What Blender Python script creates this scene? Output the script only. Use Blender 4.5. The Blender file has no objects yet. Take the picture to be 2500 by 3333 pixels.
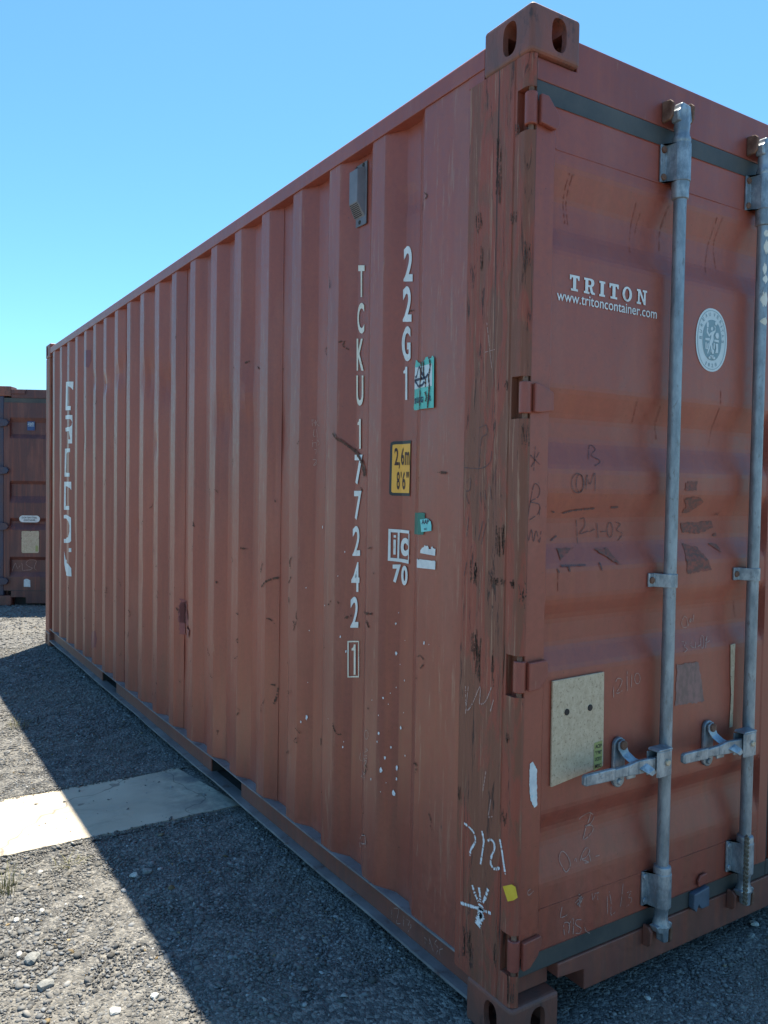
import bpy, bmesh, math, random
import numpy as np
from mathutils import Vector, Matrix
from mathutils.geometry import tessellate_polygon
random.seed(7)
RNG = np.random.default_rng(11)
S = bpy.context.scene
COL = S.collection

# ------------------------------------------------------------------ camera
cam_data = bpy.data.cameras.new('camera')
cam = bpy.data.objects.new('camera', cam_data)
COL.objects.link(cam)
cam.location = (-1.3595, -1.4847, 1.4191)
cam.rotation_euler = (math.radians(88.2036), math.radians(-0.898), math.radians(-32.8034))
cam_data.sensor_fit = 'HORIZONTAL'
cam_data.sensor_width = 36.0
cam_data.lens = 2644.45 / 2500 * 36.0
cam_data.clip_start = 0.05
cam_data.clip_end = 3000
S.camera = cam
S.render.resolution_x = 768
S.render.resolution_y = 1024

# ------------------------------------------------------------------ sky, sun, exposure
SUN_DIR = Vector((0.61, 0.70, 2.591)).normalized()
elev = math.asin(SUN_DIR.z)
world = bpy.data.worlds.new('World')
S.world = world
world.use_nodes = True
wn = world.node_tree
sky = wn.nodes.new('ShaderNodeTexSky')
sky.sky_type = 'NISHITA'
sky.sun_disc = False
sky.sun_elevation = elev
sky.sun_rotation = math.atan2(SUN_DIR.x, SUN_DIR.y)
sky.air_density = 1.0
sky.dust_density = 0.35
sky.ozone_density = 1.6
bg = wn.nodes['Background']
tint = wn.nodes.new('ShaderNodeMix'); tint.data_type = 'RGBA'; tint.blend_type = 'MULTIPLY'
tint.inputs[0].default_value = 1.0
tint.inputs[7].default_value = (0.57, 0.97, 1.12, 1)      # the phone's cool, cyan rendering of a clear sky
wn.links.new(sky.outputs[0], tint.inputs[6])
wn.links.new(tint.outputs[2], bg.inputs['Color'])
bg.inputs['Strength'].default_value = 0.09
sun_data = bpy.data.lights.new('sun', 'SUN')
sun_data.energy = 5.0
sun_data.angle = math.radians(0.53)
sun_data.color = (1.0, 0.92, 0.77)
sun = bpy.data.objects.new('sun', sun_data)
sun.location = (6, 8, 20)
sun.rotation_euler = (-SUN_DIR).to_track_quat('-Z', 'Y').to_euler()
COL.objects.link(sun)
S.view_settings.view_transform = 'Standard'
S.view_settings.look = 'None'
S.view_settings.gamma = 1.0
S.view_settings.use_curve_mapping = False
S.view_settings.exposure = 1.18
S.render.engine = 'CYCLES'

D = {
    'num1': [('T',[(0.8635,2.1543),(0.8233,2.1456),(0.8203,2.0416),(0.8605,2.049)]),('C',[(0.8654,2.0305),(0.8216,2.0227),(0.8187,1.9218),(0.8633,1.9284)]),('K',[(0.8661,1.9117),(0.8226,1.9055),(0.8196,1.8002),(0.8643,1.8052)]),('U',[(0.8653,1.7891),(0.8209,1.7844),(0.818,1.6849),(0.8628,1.6883)]),('1',[(0.8543,1.6432),(0.8328,1.6419),(0.8299,1.5433),(0.8515,1.5439)]),('7',[(0.867,1.5243),(0.8187,1.5232),(0.8159,1.4244),(0.8654,1.424)]),('7',[(0.8672,1.403),(0.8215,1.4036),(0.8187,1.3068),(0.8657,1.3048)]),('2',[(0.8712,1.2843),(0.8271,1.2864),(0.8242,1.187),(0.8696,1.1835)]),('4',[(0.8732,1.1621),(0.8281,1.1658),(0.8253,1.0667),(0.8718,1.0614)]),('2',[(0.8751,1.0446),(0.832,1.0496),(0.829,0.9459),(0.8734,0.9394)]),('1',[(0.8686,0.8832),(0.8446,0.8872),(0.8417,0.7852),(0.867,0.7802)])],
    'numbox': [(0.8831,0.8933),(0.8233,0.9025),(0.8198,0.7804),(0.8813,0.7686)],
    'num2': [('2',[(0.5899,2.1528),(0.5465,2.1431),(0.5434,2.0365),(0.5882,2.0452)]),('2',[(0.5905,2.0311),(0.5488,2.0235),(0.5457,1.9165),(0.5886,1.9231)]),('G',[(0.5915,1.9099),(0.5505,1.904),(0.5474,1.7985),(0.5897,1.8032)]),('1',[(0.5847,1.786),(0.564,1.7837),(0.5611,1.6834),(0.5829,1.6851)])],
    'yel_out': [(0.6203,1.5548),(0.6121,1.5586),(0.5382,1.5598),(0.5401,1.3915),(0.614,1.3912),(0.6223,1.3956),(0.6229,1.4059),(0.6218,1.5456)],
    'yel_in': [(0.6131,1.5478),(0.6038,1.5494),(0.5402,1.5502),(0.5419,1.4004),(0.6107,1.4004),(0.6151,1.4037),(0.6153,1.4106),(0.6139,1.5432)],
    'yel_t': [('2',[(0.607,1.5386),(0.5943,1.5385),(0.5933,1.485),(0.6062,1.485)]),(',',[(0.593,1.4952),(0.5892,1.4952),(0.5888,1.4736),(0.5925,1.4736)]),('6',[(0.5867,1.5401),(0.5723,1.5397),(0.5707,1.4848),(0.5859,1.485)]),('m',[(0.5679,1.526),(0.5436,1.5253),(0.5425,1.485),(0.5667,1.4854)]),('8',[(0.5987,1.4656),(0.5894,1.4657),(0.5885,1.4105),(0.5978,1.4103)]),("'",[(0.5861,1.4651),(0.5837,1.4651),(0.5833,1.447),(0.5858,1.4469)]),('6',[(0.5802,1.4657),(0.5637,1.4656),(0.5621,1.4108),(0.5786,1.4106)]),('"',[(0.5581,1.465),(0.5452,1.4649),(0.5447,1.4469),(0.5576,1.447)])],
    'ic_t': [('7',[(0.6078,1.178),(0.582,1.1799),(0.5804,1.1236),(0.6069,1.1213)]),('0',[(0.5787,1.1765),(0.545,1.1796),(0.5433,1.1199),(0.577,1.1161)]),('c',[(0.5839,1.2619),(0.5444,1.2643),(0.5428,1.2088),(0.5828,1.2056)])],
    'ic_p': [[(0.623,1.2883),(0.6157,1.288),(0.6152,1.189),(0.6235,1.1891)],[(0.6157,1.288),(0.5388,1.2865),(0.5406,1.2776),(0.6154,1.278)],[(0.615,1.1987),(0.5403,1.1972),(0.5394,1.186),(0.6152,1.189)],[(0.5934,1.2782),(0.5875,1.2777),(0.588,1.1974),(0.5936,1.1977)],[(0.5421,1.2775),(0.5385,1.2777),(0.5397,1.1972),(0.543,1.1972)],[(0.6061,1.2698),(0.5987,1.2696),(0.5988,1.262),(0.6061,1.262)],[(0.6064,1.2556),(0.5988,1.2555),(0.599,1.2094),(0.6064,1.2095)]],
    'gr1': [(0.5066,1.3422),(0.4232,1.3453),(0.4101,1.3438),(0.4102,1.3265),(0.4156,1.282),(0.5129,1.278)],
    'gr2': [(0.4323,1.3256),(0.4169,1.3273),(0.4017,1.3297),(0.3903,1.3279),(0.3845,1.3232),(0.3798,1.3223),(0.3763,1.3103),(0.3762,1.2954),(0.4254,1.2893),(0.4261,1.2988),(0.4297,1.3144)],
    'gr2t': [('AAP',[(0.4236,1.3259),(0.3884,1.3274),(0.388,1.3141),(0.4232,1.3125)]),('AC',[(0.4114,1.3018),(0.3971,1.3026),(0.3969,1.2968),(0.4112,1.296)])],
    'wh1': [(0.4295,1.2282),(0.4287,1.2367),(0.4202,1.2441),(0.4107,1.2476),(0.4099,1.2525),(0.4013,1.2505),(0.3937,1.2521),(0.3895,1.2485),(0.3878,1.2431),(0.3775,1.2433),(0.3763,1.2495),(0.3703,1.2516),(0.3673,1.2468),(0.358,1.2453),(0.3557,1.2465),(0.3569,1.2261)],
    'wh2': [(0.4504,1.2111),(0.4367,1.2084),(0.4309,1.2106),(0.4154,1.2102),(0.3925,1.211),(0.3718,1.2105),(0.3589,1.2122),(0.3547,1.2093),(0.3552,1.1872),(0.4089,1.1855),(0.4496,1.1844)],
    'sg': [(0.519,1.7988),(0.499,1.7891),(0.4529,1.7785),(0.4351,1.7796),(0.4242,1.7838),(0.4197,1.7905),(0.4081,1.7909),(0.4063,1.7834),(0.3917,1.7861),(0.3873,1.7921),(0.3787,1.7836),(0.3761,1.6437),(0.3968,1.6443),(0.4233,1.6444),(0.4563,1.6449),(0.5229,1.6491),(0.5268,1.6566),(0.5237,1.6754),(0.5234,1.7803)],
    'sgw': [[(0.5208,1.7767),(0.4427,1.7677),(0.4035,1.769),(0.3866,1.7693),(0.3858,1.7057),(0.3955,1.7062),(0.4298,1.7058),(0.5231,1.7116),(0.5228,1.7612)]],
    'sgk': [[(0.5191,1.7456),(0.477,1.7676),(0.4513,1.7653),(0.4424,1.7566)],[(0.4513,1.7644),(0.4309,1.7425),(0.4211,1.7324)],[(0.5197,1.739),(0.4433,1.7319),(0.418,1.732),(0.4043,1.7424)],[(0.5181,1.7397),(0.5153,1.7309),(0.4773,1.7154),(0.4363,1.7119),(0.4224,1.7225)],[(0.4442,1.7587),(0.4417,1.7345),(0.4338,1.7337)]],
    'sgt': [('S',[(0.5214,1.6848),(0.5131,1.6841),(0.5126,1.6669),(0.5209,1.6676)]),('U',[(0.5054,1.6856),(0.4572,1.6797),(0.4553,1.6628),(0.5032,1.6683)]),('G',[(0.4405,1.6801),(0.4271,1.679),(0.4266,1.662),(0.44,1.6631)]),('R',[(0.4009,1.6804),(0.3886,1.6794),(0.3881,1.664),(0.4005,1.665)])],
    'sgtear': [[(0.4399,1.7811),(0.4377,1.7579),(0.4401,1.7343),(0.4449,1.71),(0.4419,1.6849),(0.4421,1.6665),(0.4466,1.6439)],[(0.4281,1.7806),(0.4264,1.7512),(0.4245,1.7382)],[(0.3985,1.7825),(0.3942,1.7657),(0.3982,1.7445),(0.4009,1.7312),(0.3971,1.7082),(0.3988,1.6857),(0.402,1.6633),(0.4038,1.6453)],[(0.4168,1.6918),(0.4101,1.6767),(0.4144,1.6643)],[(0.4155,1.7281),(0.4157,1.7054)]],
    'big': [[(5.3867,2.2154),(5.1972,2.1956),(5.2027,1.9756),(5.3908,1.9895)],[(5.1972,2.1956),(5.1083,2.1903),(5.1122,2.1245),(5.1265,2.1387),(5.1471,2.1525),(5.1876,2.1606)],[(5.2032,2.0075),(5.1351,2.0032),(5.1363,1.9716),(5.2027,1.9756)],[(5.3907,1.9484),(5.1182,1.9332),(5.1176,1.9016),(5.3909,1.9185)],[(5.1409,1.9023),(5.1176,1.9016),(5.1203,1.7146),(5.1454,1.7149),(5.1402,1.7516),(5.1532,1.8099),(5.3886,1.8205),(5.3911,1.8497),(5.1457,1.8426),(5.1254,1.8555),(5.1201,1.8785),(5.1283,1.8942)],[(5.1682,1.7466),(5.1424,1.7458),(5.1425,1.7149),(5.1713,1.7156)],[(5.3948,1.6825),(5.1413,1.6762),(5.1414,1.6472),(5.1883,1.6462),(5.3785,1.6424),(5.3818,1.4902),(5.3994,1.4821)],[(5.3818,1.4902),(5.1458,1.4864),(5.1453,1.4573),(5.399,1.458),(5.3994,1.4821)],[(5.4017,1.4173),(5.3839,1.4175),(5.3847,1.2295),(5.4046,1.1927),(5.4045,1.225)],[(5.3839,1.4175),(5.1275,1.4182),(5.127,1.3531),(5.1434,1.3702),(5.184,1.3803),(5.3839,1.3814)],[(5.3846,1.2235),(5.1481,1.2291),(5.147,1.1992),(5.4019,1.1916),(5.4034,1.2049)],[(5.4052,1.1484),(5.3853,1.1523),(5.1622,1.1539),(5.1282,1.1395),(5.127,0.9568),(5.1465,0.9441),(5.2134,0.937),(5.4035,0.9246),(5.4033,0.9569),(5.3794,0.9582),(5.1595,0.9863),(5.1471,1.0181),(5.1445,1.0767),(5.1549,1.1074),(5.2164,1.1243),(5.4054,1.1222)],[(5.1504,0.9009),(5.125,0.9024),(5.1245,0.8721),(5.1517,0.8704)],[(5.4004,0.8582),(5.3946,0.8343),(5.3839,0.7906),(5.1561,0.7756),(5.1242,0.7447),(5.1214,0.6825),(5.1558,0.681),(5.3781,0.682),(5.3886,0.7136),(5.3987,0.7613)]],
    'door_chalk': [('pale chalk date',[[(0.3471,0.8911),(0.3492,0.8591)],[(0.3553,0.9007),(0.3627,0.9094),(0.3767,0.9067),(0.3807,0.8977),(0.3714,0.8829),(0.3594,0.8716),(0.3672,0.8689),(0.3825,0.874)],[(0.4009,0.9253),(0.4008,0.9029),(0.403,0.8704)],[(0.4196,0.9136),(0.4184,0.8782)],[(0.4544,0.8988),(0.4535,0.8925),(0.4505,0.8877),(0.4461,0.8854),(0.4411,0.886),(0.4365,0.8894),(0.4332,0.8949),(0.4318,0.9014),(0.4327,0.9077),(0.4356,0.9125),(0.44,0.9148),(0.445,0.9143),(0.4497,0.9109),(0.453,0.9054),(0.4544,0.8988)]]),('pale chalk letter B',[[(0.2519,0.5382),(0.2714,0.548),(0.2933,0.5489),(0.2892,0.5276),(0.2621,0.4828)],[(0.2933,0.5489),(0.3092,0.5341),(0.297,0.518),(0.2748,0.5148),(0.3009,0.5118),(0.3042,0.4986),(0.2855,0.4877),(0.2657,0.482)]]),('pale chalk scrawl',[[(0.1767,0.4697),(0.1687,0.4549),(0.1764,0.4344),(0.1877,0.4201),(0.2046,0.4328),(0.2014,0.4525),(0.1873,0.4698),(0.1767,0.4697)],[(0.2201,0.4389),(0.227,0.4446),(0.2282,0.4362)],[(0.2403,0.4321),(0.2557,0.4527),(0.2723,0.4613),(0.2808,0.4498),(0.2637,0.439),(0.2487,0.4374),(0.2718,0.4252),(0.2538,0.4268)],[(0.2794,0.4259),(0.2773,0.4505)],[(0.2996,0.4336),(0.3144,0.4329)]]),('pale chalk blot and date',[[(0.2201,0.3299),(0.2451,0.3415),(0.2275,0.3226),(0.251,0.3373),(0.2313,0.319),(0.2454,0.3309),(0.2339,0.3497),(0.2387,0.3144)],[(0.2833,0.3393),(0.2877,0.3196),(0.2954,0.3362)],[(0.2969,0.3358),(0.3142,0.3339)],[(0.3044,0.3354),(0.3066,0.3146)],[(0.3429,0.3157),(0.3464,0.261)],[(0.3502,0.3272),(0.359,0.2952),(0.3602,0.2598),(0.3771,0.2633)],[(0.4059,0.3345),(0.4016,0.3002),(0.3972,0.2714)],[(0.4228,0.3044),(0.4396,0.3039),(0.4297,0.29),(0.4427,0.2838),(0.4384,0.2712),(0.4226,0.2661)]]),('pale chalk letters above the gasket',[[(0.1833,0.2545),(0.1809,0.2862),(0.2002,0.2807),(0.1989,0.2552)],[(0.1982,0.2761),(0.2142,0.2898),(0.2156,0.2477)],[(0.2449,0.2786),(0.2267,0.2827),(0.2242,0.2714),(0.2442,0.2552),(0.241,0.244),(0.2249,0.2476)],[(0.2582,0.2538),(0.2645,0.2415),(0.2781,0.2322)],[(0.1724,0.3324),(0.1676,0.308),(0.1796,0.3046),(0.1923,0.3063)]]),('pale chalk curl on the door frame',[[(0.0595,0.4109),(0.0485,0.4059),(0.0527,0.3958),(0.0684,0.4026)]]),('pale chalk initials and date',[[(0.6684,1.0522),(0.6585,1.0357),(0.6653,1.0209),(0.6858,1.0221),(0.6821,1.0454),(0.6693,1.0532)],[(0.6876,1.022),(0.6983,1.0442),(0.6988,1.0326),(0.7142,1.0546),(0.7097,1.0329)],[(0.6447,0.983),(0.6617,0.9778),(0.6486,0.9682),(0.6601,0.9608),(0.6437,0.9527)],[(0.6861,0.9784),(0.68,0.9655),(0.6987,0.9611)],[(0.7062,0.981),(0.6964,0.9602)],[(0.7085,0.963),(0.7242,0.967)],[(0.7428,0.9735),(0.7384,0.9661),(0.7335,0.9603),(0.7286,0.9573),(0.7251,0.9576),(0.7235,0.9612),(0.7242,0.9673),(0.7271,0.9749),(0.7313,0.9823),(0.7365,0.9881),(0.7412,0.9912),(0.7447,0.991),(0.7463,0.9873),(0.7456,0.9811),(0.7428,0.9735)],[(0.7423,0.9572),(0.7641,0.9871),(0.7487,0.9703),(0.7743,0.9752)]])],
    'door_marker': [('dark marker initials',[[(0.2176,1.4357),(0.2157,1.4248),(0.2097,1.4159),(0.2008,1.411),(0.1907,1.4109),(0.1816,1.4156),(0.1751,1.4242),(0.1725,1.435),(0.1744,1.4458),(0.1803,1.4546),(0.1891,1.4596),(0.1992,1.4599),(0.2084,1.4552),(0.215,1.4466),(0.2176,1.4357)],[(0.2148,1.4357),(0.2138,1.4258),(0.2105,1.4179),(0.2056,1.4135),(0.1999,1.4134),(0.1947,1.4177),(0.1909,1.4255),(0.1893,1.4353),(0.1903,1.4451),(0.1935,1.4529),(0.1985,1.4574),(0.2041,1.4575),(0.2094,1.4533),(0.2132,1.4455),(0.2148,1.4357)],[(0.2253,1.4182),(0.2283,1.4576),(0.2392,1.4335),(0.257,1.4633),(0.2586,1.416)]]),('dark marker date',[[(0.2165,1.3388),(0.2232,1.2775)],[(0.2308,1.3413),(0.2451,1.3437),(0.248,1.3231),(0.2306,1.3029),(0.263,1.31)],[(0.2668,1.3074),(0.2872,1.3148)],[(0.2941,1.3303),(0.2999,1.2912)],[(0.3098,1.3066),(0.3301,1.3079)],[(0.3559,1.3111),(0.3552,1.3024),(0.3524,1.2955),(0.3483,1.2917),(0.3435,1.2918),(0.3391,1.2958),(0.3359,1.3028),(0.3345,1.3115),(0.3353,1.3201),(0.338,1.327),(0.3421,1.3309),(0.3469,1.3308),(0.3513,1.3269),(0.3545,1.3199),(0.3559,1.3111)],[(0.3652,1.3322),(0.3855,1.3266),(0.3721,1.3109),(0.3943,1.2999),(0.377,1.2816)]]),('dark marker loop',[[(0.2424,1.4996),(0.258,1.5362),(0.2768,1.5266),(0.2568,1.5104),(0.285,1.4958),(0.262,1.4823)]]),('dark marker letters on the door frame',[[(0.0267,1.502),(0.0599,1.4791)],[(0.0423,1.524),(0.0388,1.4641)],[(0.0557,1.5102),(0.0308,1.4735)],[(0.0216,1.3444),(0.03,1.3874),(0.0417,1.4306),(0.0596,1.4213),(0.0557,1.3996),(0.03,1.3874),(0.0595,1.3803),(0.0569,1.3586),(0.0281,1.3419)],[(0.0629,1.3754),(0.0604,1.3489)],[(0.021,1.3205),(0.0263,1.2916),(0.0353,1.3179),(0.0426,1.2888),(0.0516,1.3152),(0.0623,1.286),(0.068,1.3149)]]),('dark scuff',[[(0.1209,1.3623),(0.132,1.3598)],[(0.1607,1.3571),(0.1997,1.3646),(0.2735,1.3696)],[(0.3357,1.3722),(0.3643,1.3732)],[(0.1259,1.2873),(0.1461,1.2994)],[(0.1291,1.217),(0.1362,1.2067)],[(0.1686,1.2227),(0.1742,1.2075)],[(0.2854,1.2281),(0.2931,1.2049)],[(0.1413,1.2237),(0.2323,1.2227)]])],
    'post_chalk': [('thick white chalk strokes',4.0,[[(0.2,0.52),(0.175,0.516),(0.159,0.509),(0.151,0.492),(0.158,0.477),(0.17,0.459),(0.173,0.44)],[(0.126,0.526),(0.118,0.504),(0.121,0.48),(0.129,0.437)],[(0.102,0.509),(0.09,0.517),(0.077,0.512),(0.076,0.495),(0.085,0.478),(0.089,0.457),(0.082,0.449),(0.071,0.448),(0.054,0.458)],[(0.056,0.531),(0.047,0.505),(0.039,0.474),(0.031,0.447)]]),('white chalk star',5.0,[[(0.161,0.368),(0.15,0.351),(0.135,0.336)],[(0.134,0.375),(0.129,0.357),(0.127,0.338)],[(0.097,0.385),(0.106,0.361),(0.116,0.341)],[(0.208,0.299),(0.171,0.308),(0.135,0.317)],[(0.135,0.318),(0.11,0.322),(0.084,0.327)]]),('white chalk star centre',12.0,[[(0.124,0.332),(0.126,0.308),(0.136,0.271)],[(0.118,0.322),(0.121,0.304),(0.123,0.292)]]),('faint chalk zigzag',2.0,[[(0.205,0.889),(0.199,0.828),(0.175,0.849),(0.146,0.9),(0.144,0.877),(0.145,0.856),(0.122,0.867),(0.098,0.912)],[(0.09,0.879),(0.102,0.846)],[(0.193,0.892),(0.203,0.816)],[(0.093,0.622),(0.102,0.571)],[(0.102,0.571),(0.084,0.579)],[(0.115,0.686),(0.125,0.632)]])],
    'post_marker': [('dark marker loops on the post',[[(0.169,1.576),(0.142,1.581),(0.137,1.559),(0.16,1.545),(0.166,1.475)],[(0.117,1.514),(0.125,1.484),(0.162,1.47),(0.227,1.473)],[(0.217,1.434),(0.201,1.444),(0.204,1.413),(0.221,1.408),(0.207,1.377)],[(0.16,1.409),(0.155,1.378)],[(0.141,1.414),(0.136,1.384)],[(0.12,1.424),(0.114,1.389)],[(0.206,1.341),(0.213,1.289)],[(0.134,1.329),(0.152,1.272)],[(0.146,1.333),(0.164,1.282)],[(0.211,1.221),(0.22,1.184)]])],
    'post_cross': [[(0.146,1.845),(0.134,1.783),(0.123,1.725)],[(0.151,1.77),(0.113,1.772)]],
    'side_chalk': [('faint chalk letters in a column',2.0,[[(1.1625,1.6606),(1.161,1.6352)],[(1.1569,1.6604),(1.1541,1.6451),(1.1486,1.6576),(1.1485,1.6349)],[(1.1351,1.6543),(1.1455,1.6449),(1.1217,1.6335)],[(1.1538,1.6249),(1.1561,1.5996),(1.1442,1.5994)],[(1.1449,1.6246),(1.1334,1.5939)],[(1.1603,1.5845),(1.1583,1.5591)],[(1.1585,1.5744),(1.1435,1.5741),(1.1431,1.5589)],[(1.1384,1.584),(1.1169,1.5731),(1.1325,1.5636)],[(1.1542,1.549),(1.1428,1.5488),(1.1468,1.5337)],[(1.1577,1.5135),(1.1418,1.5108),(1.1546,1.4932),(1.1414,1.4982),(1.1418,1.5134)]]),('pale chalk letters low on the panel',2.5,[[(0.7943,0.6082),(0.7818,0.5846)],[(0.698,0.6255),(0.699,0.619),(0.7021,0.6132),(0.7068,0.6091),(0.712,0.6077),(0.7169,0.6092),(0.7203,0.6133),(0.7217,0.6192),(0.7207,0.6257),(0.7175,0.6316),(0.7128,0.6356),(0.7076,0.637),(0.7028,0.6355),(0.6994,0.6314),(0.698,0.6255)],[(0.717,0.5753),(0.6999,0.5747),(0.7525,0.5423),(0.7037,0.5566)],[(0.8028,0.5312),(0.7986,0.5067),(0.7034,0.5486)],[(0.7776,0.5028),(0.7074,0.5397),(0.7221,0.5159)],[(0.7728,0.4815),(0.7147,0.4947),(0.797,0.4534),(0.7143,0.4821)]]),('pale chalk letter A',3.0,[[(0.7958,0.2146),(0.7938,0.2498),(0.7182,0.2923),(0.7065,0.2846),(0.7058,0.2577)],[(0.7924,0.2316),(0.7089,0.2686)]])],
    'side_scrape': [[[(0.9558,1.5989),(0.9305,1.5781),(0.9153,1.5717),(0.8902,1.5549),(0.8702,1.5407)],[(0.8702,1.5407),(0.8381,1.5167),(0.8151,1.4887),(0.8008,1.4519)]]],
    'side_scratch': [[(1.7308,1.9402),(1.7531,1.934)],[(1.7664,1.1453),(1.7325,1.1434)],[(1.4321,1.0512),(1.4629,1.045),(1.5024,1.0269),(1.5332,1.0048)],[(1.4328,0.6131),(1.4404,0.5748),(1.4524,0.5449)],[(1.4471,0.6202),(1.4679,0.6207)],[(2.5866,0.7483),(2.6099,0.782)],[(2.0477,0.974),(2.0404,0.9597)],[(0.8005,1.0024),(0.6909,1.0143)],[(1.0792,0.5042),(1.0785,0.479)],[(0.3546,1.4615),(0.3011,1.4586)],[(0.8704,0.9803),(0.8951,0.9698)]],
    'side_mark': [[(2.5586,0.8229),(2.569,0.7382),(2.5623,0.6432)],[(2.5521,0.8116),(2.5219,0.7206),(2.3902,0.6738)],[(2.5638,0.7985),(2.563,0.7029)]],
    'rail_chalk': [[(0.594,0.1),(0.595,0.071)],[(0.583,0.105),(0.559,0.115),(0.558,0.101),(0.567,0.067),(0.546,0.074)],[(0.527,0.109),(0.529,0.075)],[(0.516,0.102),(0.496,0.104),(0.505,0.088),(0.486,0.097),(0.504,0.068)],[(0.414,0.075),(0.418,0.093),(0.391,0.086),(0.395,0.102),(0.374,0.072)],[(0.359,0.113),(0.368,0.099),(0.352,0.093),(0.361,0.071)],[(0.326,0.104),(0.345,0.091),(0.342,0.077)]],
    'spat': [((1.0875,1.2701),6),((0.8972,1.1959),3),((1.1778,1.0415),3),((0.9209,1.1113),2),((0.9094,0.9043),4),((0.8881,0.857),4),((0.5923,0.903),6),((0.595,0.9957),4),((0.5865,1.0303),2),((0.5523,0.9496),2),((0.5766,0.8709),2),((0.551,0.8267),3),((0.5905,0.7971),2),((0.6319,0.7578),4),((0.6088,0.7768),2),((0.6148,0.7409),2),((0.6458,0.7006),2),((1.1694,0.5606),9),((1.1927,0.5393),5),((0.9626,0.6107),2),((0.6446,0.6435),5),((0.5671,0.6766),6),((0.6486,0.6163),3),((0.6041,0.6074),4),((0.6233,0.5711),6),((0.6351,0.5286),9),((0.5842,0.546),7),((0.6781,0.4881),4),((0.5845,0.5119),5),((0.6179,0.4927),2),((0.5938,0.4661),9),((0.6353,0.4601),2),((0.8946,0.5266),4),((0.8914,0.5464),2),((1.1668,0.6915),2),((1.1627,0.8845),3),((0.9985,1.0006),3),((0.5534,0.7275),2),((0.6796,0.7417),2),((0.403,0.9708),5),((0.3792,0.9709),2),((0.542,0.5973),3),((0.7726,1.0927),2)],
    'whstrip': [(0.0457,0.732),(0.0554,0.7362),(0.0705,0.7138),(0.074,0.6191),(0.0635,0.6153),(0.0516,0.6385),(0.0459,0.6789)],
    'whdots': [((0.0513,0.7639),5),((0.0511,0.7492),3),((0.008,0.314),9)],
    'yelpost': [(0.041,0.416),(0.008,0.435),(-0.006,0.435),(-0.015,0.412),(-0.001,0.399),(0.021,0.386),(0.032,0.403)],
    'greysq': [(0.6442,1.2673),(0.7064,1.2574),(0.7404,1.2229),(0.7625,1.1876),(0.6454,1.1802)],
    'greypatch': [(0.6127,0.9204),(0.7103,0.9186),(0.7432,0.7961),(0.609,0.8025)],
    'smudge': [[(0.6297,1.4448),(0.6825,1.4485),(0.6793,1.4202),(0.628,1.4225)],[(0.6287,1.3973),(0.6919,1.4034),(0.7266,1.3892),(0.6789,1.3604),(0.6427,1.3536),(0.6478,1.3776)],[(0.6391,1.3264),(0.7887,1.3306),(0.7942,1.313),(0.7256,1.2938),(0.649,1.3008)],[(0.1424,1.2673),(0.2055,1.268),(0.1734,1.2566),(0.1462,1.238)],[(0.2764,1.2636),(0.3281,1.2622),(0.3484,1.2361),(0.3722,1.2147),(0.3316,1.2315),(0.3005,1.2488)],[(0.7616,1.2673),(0.8052,1.2605),(0.8151,1.2363),(0.7871,1.2524)],[(0.7908,1.3482),(0.8143,1.3569),(0.8139,1.3492)],[(0.7907,1.2867),(0.8045,1.2953),(0.8116,1.2845)]],
    'triton': [('T',[(0.1482,1.9632),(0.1826,1.9685),(0.184,1.9271),(0.1496,1.9222)]),('R',[(0.1992,1.9631),(0.2393,1.9692),(0.2407,1.9262),(0.2006,1.9205)]),('I',[(0.2554,1.9623),(0.2771,1.9656),(0.2785,1.9248),(0.2568,1.9218)]),('T',[(0.293,1.9605),(0.3286,1.9658),(0.3301,1.9241),(0.2944,1.9192)]),('O',[(0.3439,1.9585),(0.381,1.9638),(0.3824,1.9254),(0.3453,1.9204)]),('N',[(0.4003,1.959),(0.441,1.9648),(0.4426,1.922),(0.4019,1.9166)])],
    'www': [(0.1055,1.9158),(0.4842,1.9151),(0.4851,1.8922),(0.1061,1.895)],
    'bv_c': [(0.7236,1.952),(0.8019,1.8683),(0.7336,1.7694),(0.6562,1.8592),(0.6865,1.9188),(0.7741,1.8016)],
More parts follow.
